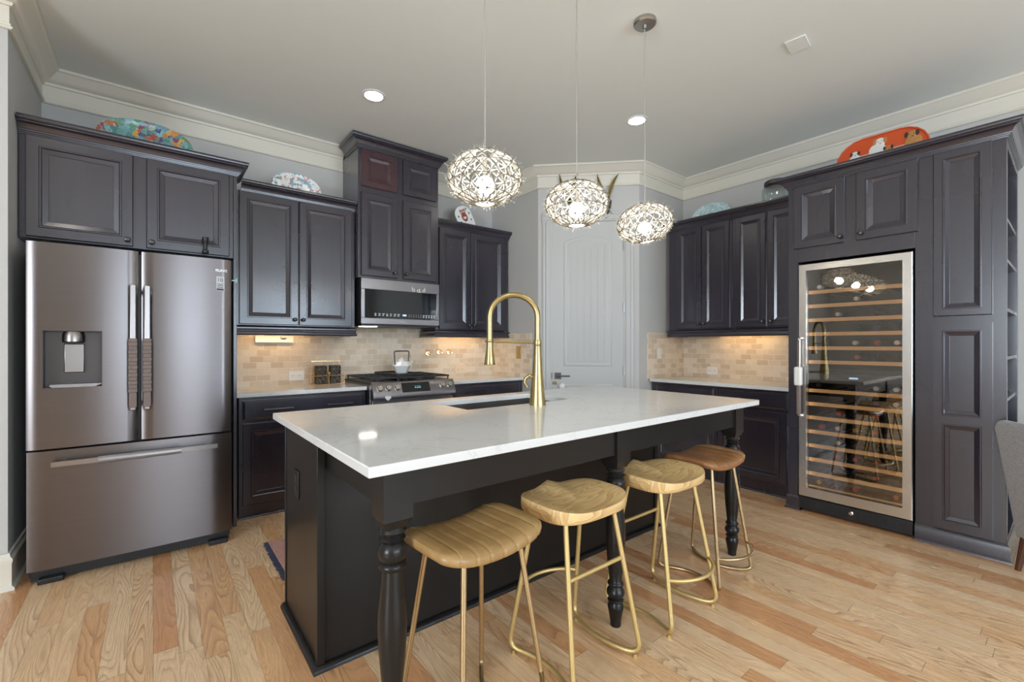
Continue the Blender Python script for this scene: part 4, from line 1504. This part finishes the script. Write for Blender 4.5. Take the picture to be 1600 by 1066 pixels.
cl = [((1.263, 3.209), 'round recessed ceiling light in front of the tall microwave cabinet'), ((3.076, 2.231), 'round recessed ceiling light near the pantry corner, right of the pendants'),
      ((3.05, -2.4), 'round recessed ceiling light far behind the viewer, right'), ((-.9, -2.4), 'round recessed ceiling light far behind the viewer, left'), ((-.55, 2.3), 'round recessed ceiling light in front of the refrigerator')]  # these three are unseen, added to light the room
c0 = can_light()
for i, ((x, y), lb) in enumerate(cl):
    o = c0 if i == 0 else copy_tree(c0)
    o.location = (x, y, CEIL)
    tag(o, lb, 'recessed light', 'recessed ceiling lights')
m = M().box(-.072, .072, -.055, .055, -.008, -.0005)
tag(m.build('ceiling_cover_plate', 'ceiling', bevel=.003, loc=(3.055, 1.056, CEIL), rot=(0, 0, .12)), 'small blank square cover plate on the ceiling', 'cover plate')

# under-cabinet lamps
def strip(label, loc, rz, ln):
    t = thing('under_cabinet_light', label, 'under-cabinet light', loc, rz, 'under-cabinet lights')
    M().box(-ln / 2, ln / 2, -.02, .02, .008, .024).build('housing', 'porcelain', t)
    M().box(-ln / 2 + .01, ln / 2 - .01, -.016, .016, .004, .0079).build('diffuser', 'strip', t)
    return t


strip('warm lamp strip under the cabinet right of refrigerator', (.80, 4.13, 1.376), 0, .50)
strip('warm lamp strip under the cabinet right of the microwave', (2.62, 4.13, 1.376), 0, .55)
strip('warm lamp strip under the right wall cabinets', (4.50, 2.02, 1.380), RB, .56)
# white fixture with a dark scribble mounted on the tile
t = thing('wall_shelf_fixture', 'white strip with dark scribble on tile under left wall cabinet', 'fixture', (0, YA - TT - .0005, 0))
M().box(.660, .952, -.030, 0, 1.268, 1.324).build('panel', 'porcelain', t, bevel=.002)
m = M()
rg = random.Random(2)
pts = [(.872 + .030 * math.cos(k * 1.9) * rg.uniform(.4, 1), -.0315, 1.303 + .013 * math.sin(k * 2.6) * rg.uniform(.4, 1)) for k in range(15)]
m.tube(pts, .0016, 5)
m.build('scribble', 'blackplastic', t)

# ================================================================== COUNTER AND WALL ITEMS
def outlet(name, label, loc, rz, w, h, mat, slots, cat):
    t = thing(name, label, cat, loc, rz)
    M().box(-w / 2, w / 2, -.006, -.0003, -h / 2, h / 2).build('plate', mat, t, bevel=.002)
    m = M()
    for (cx, cz) in slots:
        m.box(cx - .017, cx + .017, -.0078, -.006, cz - .014, cz + .014)
    m.build('sockets', mat, t, bevel=.001)
    m = M()
    for (cx, cz) in slots:
        m.box(cx - .008, cx - .005, -.0083, -.0078, cz - .004, cz + .006).box(cx + .005, cx + .008, -.0083, -.0078, cz - .004, cz + .006)
    m.build('slots', 'sleeve', t)
    return t


YT = YA - TT
outlet('wall_outlet', 'white outlet on tile left of the spice rack', (.982, YT, .978), 0, .125, .082, 'white', [(-.025, 0), (.025, 0)], 'outlet')
outlet('wall_outlet', 'beige outlet on tile right of the range', (2.662, YT, .978), 0, .14, .10, 'beigeplate', [(-.025, 0), (.025, 0)], 'outlet')
outlet('wall_outlet', 'white wide outlet on tile left of the wine cooler', (XB - TT, 2.404, .975), RB, .118, .083, 'white', [(-.025, 0), (.025, 0)], 'outlet')
def switch(label, loc, rz, w, h, mat):
    t = thing('light_switch', label, 'light switch', loc, rz)
    M().box(-w / 2, w / 2, -.006, -.0003, -h / 2, h / 2).build('plate', mat, t, bevel=.002)
    M().box(-.016, .016, -.0085, -.006, -.033, .033).build('rocker', mat, t, bevel=.001)
switch('gold light switch on the tile beside the pantry corner', (C1[0] - TT, 3.771, 1.166), RB, .075, .135, 'brass')
switch('white light switch on the tile return beside pantry door', (4.158, C2[1] - TT, 1.160), 0, .072, .112, 'white')

for i, (x, z) in enumerate(((2.262, 1.160), (2.392, 1.174), (2.515, 1.172))):
    t = thing('wall_hook', ('round copper wall hook, left of three on the tile', 'round copper wall hook, middle of three on the tile', 'round copper wall hook, right of three on the tile')[i], 'hook', (x, YT, z), 0, 'copper hooks on the tile')
    M().lathe([(.030, .0003), (.030, .006), (.024, .012), (0, .014)], (0, 0, 0), (-.25, -1, .1), 20).build('rosette', 'copper', t)
    M().tube([(0, -.01, -.004), (.012, -.030, -.014), (.030, -.036, -.010)], [.007, .006, .007], 10).build('peg', 'chrome', t)

# spice rack with two canisters
t = thing('spice_rack', 'copper wire rack holding dark canisters on the counter', 'rack', (1.204, 4.13, .9035))
m = M()
def loop(z, a=.132, b=.055):
    return [(-a, -b, z), (a, -b, z), (a, b, z), (-a, b, z)]
m.tube(loop(.004), .0028, 6, closed=True).tube(loop(.075), .0022, 6, closed=True)
for (x, y) in ((-.132, -.055), (.132, -.055), (.132, .055), (-.132, .055), (0, -.055), (0, .055)):
    m.tube([(x, y, .004), (x, y, .075)], .0022, 6)
for x in (-.10, -.066, -.033, .033, .066, .10):
    m.tube([(x, -.055, .004), (x, .055, .004)], .0018, 6)
m.build('basket', 'copper', t)
M().tube([(-.118, .050, .004), (-.118, .050, .20)], .003, 6).tube([(.118, .050, .004), (.118, .050, .20)], .003, 6).box(-.125, .125, .030, .060, .199, .204).build('top_bar', 'copper', t)
for i, cx in enumerate((-.058, .062)):
    c = thing('spice_canister', ('dark peppercorn canister in left half of the wire rack', 'dark peppercorn canister in right half of the wire rack')[i], 'canister', (1.204 + cx, 4.125, .9095), 0, 'canisters in the wire rack')
    M().box(-.043, .043, -.040, .040, 0, .066).build('jar', 'peppercorn', c, bevel=.006)
    M().box(-.043, .043, -.040, .040, .072, .158).build('upper_jar', 'peppercorn', c, bevel=.006)
    M().box(-.045, .045, -.042, .042, .0665, .0718).build('band', 'copper', c)
t = M().lathe([(.0, 0), (.012, 0), (.016, .010), (.014, .022), (.006, .030), (0, .031)], (0, 0, 0), (0, -.4, 1), 14).build('brass_knob', 'brass', loc=(1.206, 4.088, .985 + .0))
m = M().tube([(0, .02, -.075), (0, .012, 0)], .004, 6).build('stem', 'brass', t)
tag(t, 'small yellow brass ball-topped scoop between the two canisters', 'scoop')

# ================================================================== THINGS ON TOP OF THE CABINETS
def plate_mesh(a, b, th, p=2.4, n=56, rim=.86):
    """An oval dish standing on edge, facing -y, with a raised rim."""
    m = M()
    rows = [(0.0, .004), (.55, .004), (rim - .1, .003), (rim, -.004), (.97, -.010), (1.0, -.010), (1.0, -.006), (rim, .002), (.5, .004 + th), (0.0, .004 + th)]
    vs, fs = [], []
    for r, y in rows:
        for k in range(n):
            th_ = 2 * PI * k / n
            c, s_ = math.cos(th_), math.sin(th_)
            e = 2 / p
            vs.append((max(r, .001) * a * math.copysign(abs(c) ** e, c), y, max(r, .001) * b * math.copysign(abs(s_) ** e, s_)))
    for i in range(len(rows) - 1):
        for k in range(n):
            l = (k + 1) % n
            fs.append((i * n + k, i * n + l, (i + 1) * n + l, (i + 1) * n + k))
    return m.add(vs, fs)


t = plate_mesh(.245, .140, .006, 2.2).build('serving_platter', 'mosaic', loc=(-.030, 3.76, 2.562), rot=(-.16, 0, 0))
tag(t, 'colourful painted oval platter standing above the refrigerator cabinet', 'platter')
t = plate_mesh(.185, .115, .006, 2.1).build('decorative_plate', 'floralplate', loc=(.922, 3.995, 2.542), rot=(-.15, 0, 0))
tag(t, 'white floral plate on a wire stand, top of cabinet right of refrigerator', 'plate')
def stand(label, loc, rz, h):
    m = M()
    for s_ in (-1, 1):
        m.tube([(s_ * .030, -.035, .02), (s_ * .030, -.035, .003), (s_ * .030, .06, .003)], .0022, 6)
        m.tube([(s_ * .030, .045, .003), (s_ * .012, .030, h - .02)] + [(s_ * (.012 + .010 * math.sin(a)), .030, h - .012 - .010 * math.cos(a)) for a in [.0, .8, 1.6, 2.4, 3.2, 4.0, 4.8]], .0022, 6)
    m.tube([(-.03, .055, .003), (.03, .055, .003)], .0022, 6)
    o = m.build('plate_stand', 'darkbronze', loc=loc, rot=(0, 0, rz))
    return tag(o, label, 'plate stand')
stand('curled wire stand behind the white floral plate', (.915, 4.055, 2.4205), 0, .265)
t = plate_mesh(.205, .128, .006, 2.1).build('decorative_plate', 'bluefloral', loc=(4.46, 2.335, 2.572), rot=(-.12, 0, RB))
tag(t, 'pale blue and white oval plate above the right wall cabinets', 'plate')
stand('short wire stand behind the pale blue plate', (4.515, 2.325, 2.4405), RB, .285)

# owl plaque
t = thing('owl_plaque', 'white plaque painted with a rust bird, above the cabinet right of microwave', 'plaque', (2.590, 4.05, 2.588))
t.scale = (.87, .87, .87)
m = M()
poly = [(-.105, -.155), (.105, -.155), (.118, -.05), (.118, .07), (.108, .10), (.10, .115), (.07, .142), (.03, .158), (-.03, .158), (-.07, .142), (-.10, .115), (-.108, .10), (-.118, .07), (-.118, -.05)]
m.prism(poly, -.006, .006, 'xz')
rt = (-.12, R(-24), 0)
bd = m.build('board', 'porcelain', t, bevel=.004, rot=rt)
m = M().ball((0, -.007, .02), .05, 16, (.85, .06, 1.15)).ball((0, -.008, .082), .036, 16, (1.1, .08, .8))
m.prism([(-.045, .095), (-.030, .125), (-.018, .103)], -.0085, -.0065, 'xz').prism([(.045, .095), (.030, .125), (.018, .103)], -.0085, -.0065, 'xz')
bi = m.build('bird_picture', 'owlrust', bd)
m = M()
for s_ in (-1, 1):
    m.ball((s_ * .016, -.0105, .085), .012, 12, (1, .12, 1))
    m.ball((s_ * .010, -.0098, .01), .012, 10, (1, .12, 1.3))
m.build('bird_face', 'porcelain', bi)
m = M()
for s_ in (-1, 1):
    m.ball((s_ * .016, -.0122, .085), .005, 10, (1, .15, 1))
m.build('bird_pupils', 'dogdark', bi)
for lx, lz in ((-.080, .045), (-.075, -.03), (.082, .05), (.078, -.03), (.06, .11)):
    M().ball((lx, -.007, lz), .009, 8, (1, .12, 1.6)).build('leaf_print', 'dogdark', bd)

# glass jar with a dark lid
t = thing('glass_jar', 'clear glass jar with dark lid beside the tall wine cabinet', 'jar', (4.43, 1.705, 2.4405))
M().lathe([(.0, 0), (.110, 0), (.118, .01), (.118, .21), (.112, .235), (.085, .255), (.085, .27), (.081, .27), (.081, .253), (.108, .232), (.114, .21), (.114, .012), (0, .008)], (0, 0, 0), (0, 0, 1), 32).build('jar_body', 'clear', t)
M().lathe([(.090, .258), (.098, .260), (.098, .288), (.090, .296), (.03, .300), (.0, .301)], (0, 0, 0), (0, 0, 1), 32).build('lid', 'darkbronze', t)

# orange tray with painted dogs
t = thing('dog_tray', 'orange oblong tray painted with dogs, standing above the wine cabinet', 'tray', (4.20, .905, 2.650), RB)
m = M()
def rrect(a, b, n=10):
    out = []
    for cx, cz, s0 in ((a - b, 0, -PI / 2), (-(a - b), 0, PI / 2)):
        for i in range(n + 1):
            th = s0 + PI * i / n
            out.append((cx + b * math.cos(th), cz + b * math.sin(th)))
    return out
m.prism(rrect(.275, .165), .0, .010, 'xz')
rt = (-.10, 0, 0)
tb = m.build('tray_body', 'orange', t, bevel=.005, rot=rt)
m = M().tube([(a, -.002, b) for a, b in rrect(.270, .160)], .006, 8, closed=True)
m.build('rim', 'orange', tb)
m = M().prism([(-.26, -.05), (-.17, .035), (.20, .035), (.262, -.03), (.20, -.14), (-.20, -.14)], -.0012, .0, 'xz')
m.build('painted_ground', 'rosy', tb)
def dog(cx, cz, s_, mat, ear, lean):
    m = M().ball((cx, -.003, cz), .030 * s_, 14, (1, .08, 1)).ball((cx + lean * .5, -.0025, cz - .045 * s_), .04 * s_, 14, (1.1, .06, 1.1)).ball((cx + .004, -.0045, cz - .012 * s_), .014 * s_, 10, (1, .1, .8))
    d = m.build('dog_picture', mat, tb)
    m = M()
    for q_ in (-1, 1):
        m.ball((cx + q_ * .027 * s_, -.0045, cz + .008 * s_), .013 * s_, 10, (.8, .1, 1.5))
        m.ball((cx + q_ * .011 * s_, -.0062, cz + .006 * s_), .0035 * s_, 8, (1, .15, 1)) 
    m.ball((cx + .004, -.0065, cz - .008 * s_), .005 * s_, 8, (1, .15, .8))
    m.build('dog_markings', ear, d)
dog(-.155, .052, .85, 'dogwhite', 'dogdark', .0)
dog(-.005, .098, 1.15, 'dogwhite', 'dogtan', -.03)
dog(.045, .035, .8, 'dogtan', 'dogdark', .02)
dog(.175, .088, 1.1, 'dogtan', 'dogdark', .02)

# gilded leaf ornaments above the pantry door
def blade(m, base, tip, w, y):
    b, q = Vector(base), Vector(tip)
    d = (q - b)
    nrm = Vector((-d.y, d.x)).normalized()
    L_, Rr, n = [], [], 10
    for k in range(n + 1):
        u = k / n
        ww = w * math.sin(PI * min(1, u * .93 + .07)) ** .8 * (1 - .25 * u)
        c = b + d * u + nrm * (.016 * math.sin(PI * u))
        L_.append(c + nrm * ww)
        Rr.append(c - nrm * ww)
    pl = [tuple(p) for p in L_] + [tuple(p) for p in reversed(Rr)]
    m.prism(pl, y, y - .006, 'xz')
    return [tuple(b + d * (k / n) + nrm * (.016 * math.sin(PI * k / n))) for k in range(n + 1)]
for i, (leaves, stem, lb) in enumerate((
        ([((.318, 2.735), (.218, 2.987)), ((.332, 2.735), (.402, 2.987))], [(.325, 2.74), (.322, 2.66), (.335, 2.58)], 'gilded two-leaf wall ornament above the pantry door, left one'),
        ([((.698, 2.735), (.598, 2.972)), ((.712, 2.735), (.808, 2.970))], [(.705, 2.74), (.728, 2.70), (.722, 2.64), (.700, 2.568)], 'gilded two-leaf wall ornament above the pantry door, right one'))):
    t = thing('leaf_ornament', lb, 'wall ornament', (0, 0, 0), 0, 'leaf ornaments above the pantry door')
    t.matrix_world = DM
    for b_, q_ in leaves:
        m = M()
        rib = blade(m, b_, q_, .021, -.030)
        lf = m.build('leaf', 'leafbronze', t, bevel=.002)
        M().tube([(x, -.0375, z) for x, z in rib], [.004] * 5 + [.003] * 6, 6).build('midrib', 'leafdark', lf)
        ow = M()
        ow.tube([(x, -.030, z) for x, z in rib], .0028, 6)
        ow.build('leaf_back', 'leafdark', lf)
    m = M().tube([(x, -.022, z) for x, z in stem], [.014, .016, .012, .006][:len(stem)], 8)
    rg = random.Random(9 + i)
    for k in range(26):
        x, z = stem[rg.randrange(len(stem))]
        x, z = x + rg.uniform(-.006, .006), z + rg.uniform(-.045, .045)
        m.tube([(x, -.022, z), (x + rg.uniform(-.03, .03), -.022 - rg.uniform(.0, .015), z - rg.uniform(-.01, .03))], .0022, 4)
    m.build('stem', 'leafdark', t)

# things on the open end shelves
rw3 = Matrix.Rotation(RB, 3, 'Z')
def onshelf(lx, ly, z):
    p = rw3 @ Vector((lx, ly, 0))
    return (TX + p.x, TY + p.y, z)
m = M().box(-.05, .05, -.06, .06, 0, .07)
tag(m.build('small_box', 'clearwrap', bevel=.006, loc=onshelf(1.06, .16, .9305), rot=(0, 0, RB)), 'small grey device on the open end shelf', 'device')
m = M().box(-.012, .012, -.15, .15, 0, .235)
tag(m.build('white_folder', 'white', bevel=.002, loc=onshelf(1.10, .24, .4705), rot=(0, 0, RB)), 'white folder standing on the low end shelf behind the chair', 'folder')
m = M().tube([onshelf(1.08, .32, .945), onshelf(1.10, .36, .99), onshelf(1.115, .42, .96), onshelf(1.11, .44, .935)], .003, 6)
tag(m.build('power_cord', 'cable'), 'thin black power cord on the open end shelf', 'cord')

# ================================================================== RUG AND CHAIR
t = thing('kitchen_rug', 'faded pink rug with navy fringe behind the island', 'rug', (.565, 2.62, 0))
M().box(0, 1.75, 0, .56, .0005, .008).build('pile', 'rug', t, bevel=.002)
m = M()
rg = random.Random(4)
for k in range(95):
    y = .004 + k * .0059
    m.tube([(0, y, .005), (-.028 + rg.uniform(-.006, .006), y + rg.uniform(-.004, .004), .003)], .0026, 4)
f = m.build('fringe', 'navy', t)
f['kind'] = 'stuff'

t = thing('dining_chair', 'grey tweed upholstered chair at the right edge of the room', 'chair', (3.71, -.09, 0), R(-52))
# own space: back at -x side leaning outwards, faces +x
def padded(poly, y0, y1, mat, nm, bev):
    return M().prism(poly, y0, y1, 'xz').build(nm, mat, t, bevel=bev, seg=4)
padded([(-.20, .17), (-.13, .17), (-.13, .45), (-.20, .785), (-.235, .828), (-.285, .828), (-.300, .785), (-.245, .45)], -.25, .25, 'tweed', 'backrest', .03)
padded([(-.13, .33), (.27, .33), (.27, .46), (.25, .48), (-.13, .47)], -.235, .235, 'tweed', 'seat', .03)
for sx, sy in ((-.18, -.2), (-.18, .2), (.22, -.2), (.22, .2)):
    zt_ = .185 if sx < 0 else .335
    M().tube([(sx, sy, zt_), (sx + (-.03 if sx < 0 else .02), sy * 1.05, 0)], [.022, .013], 10).build('leg', 'brownleg', t)
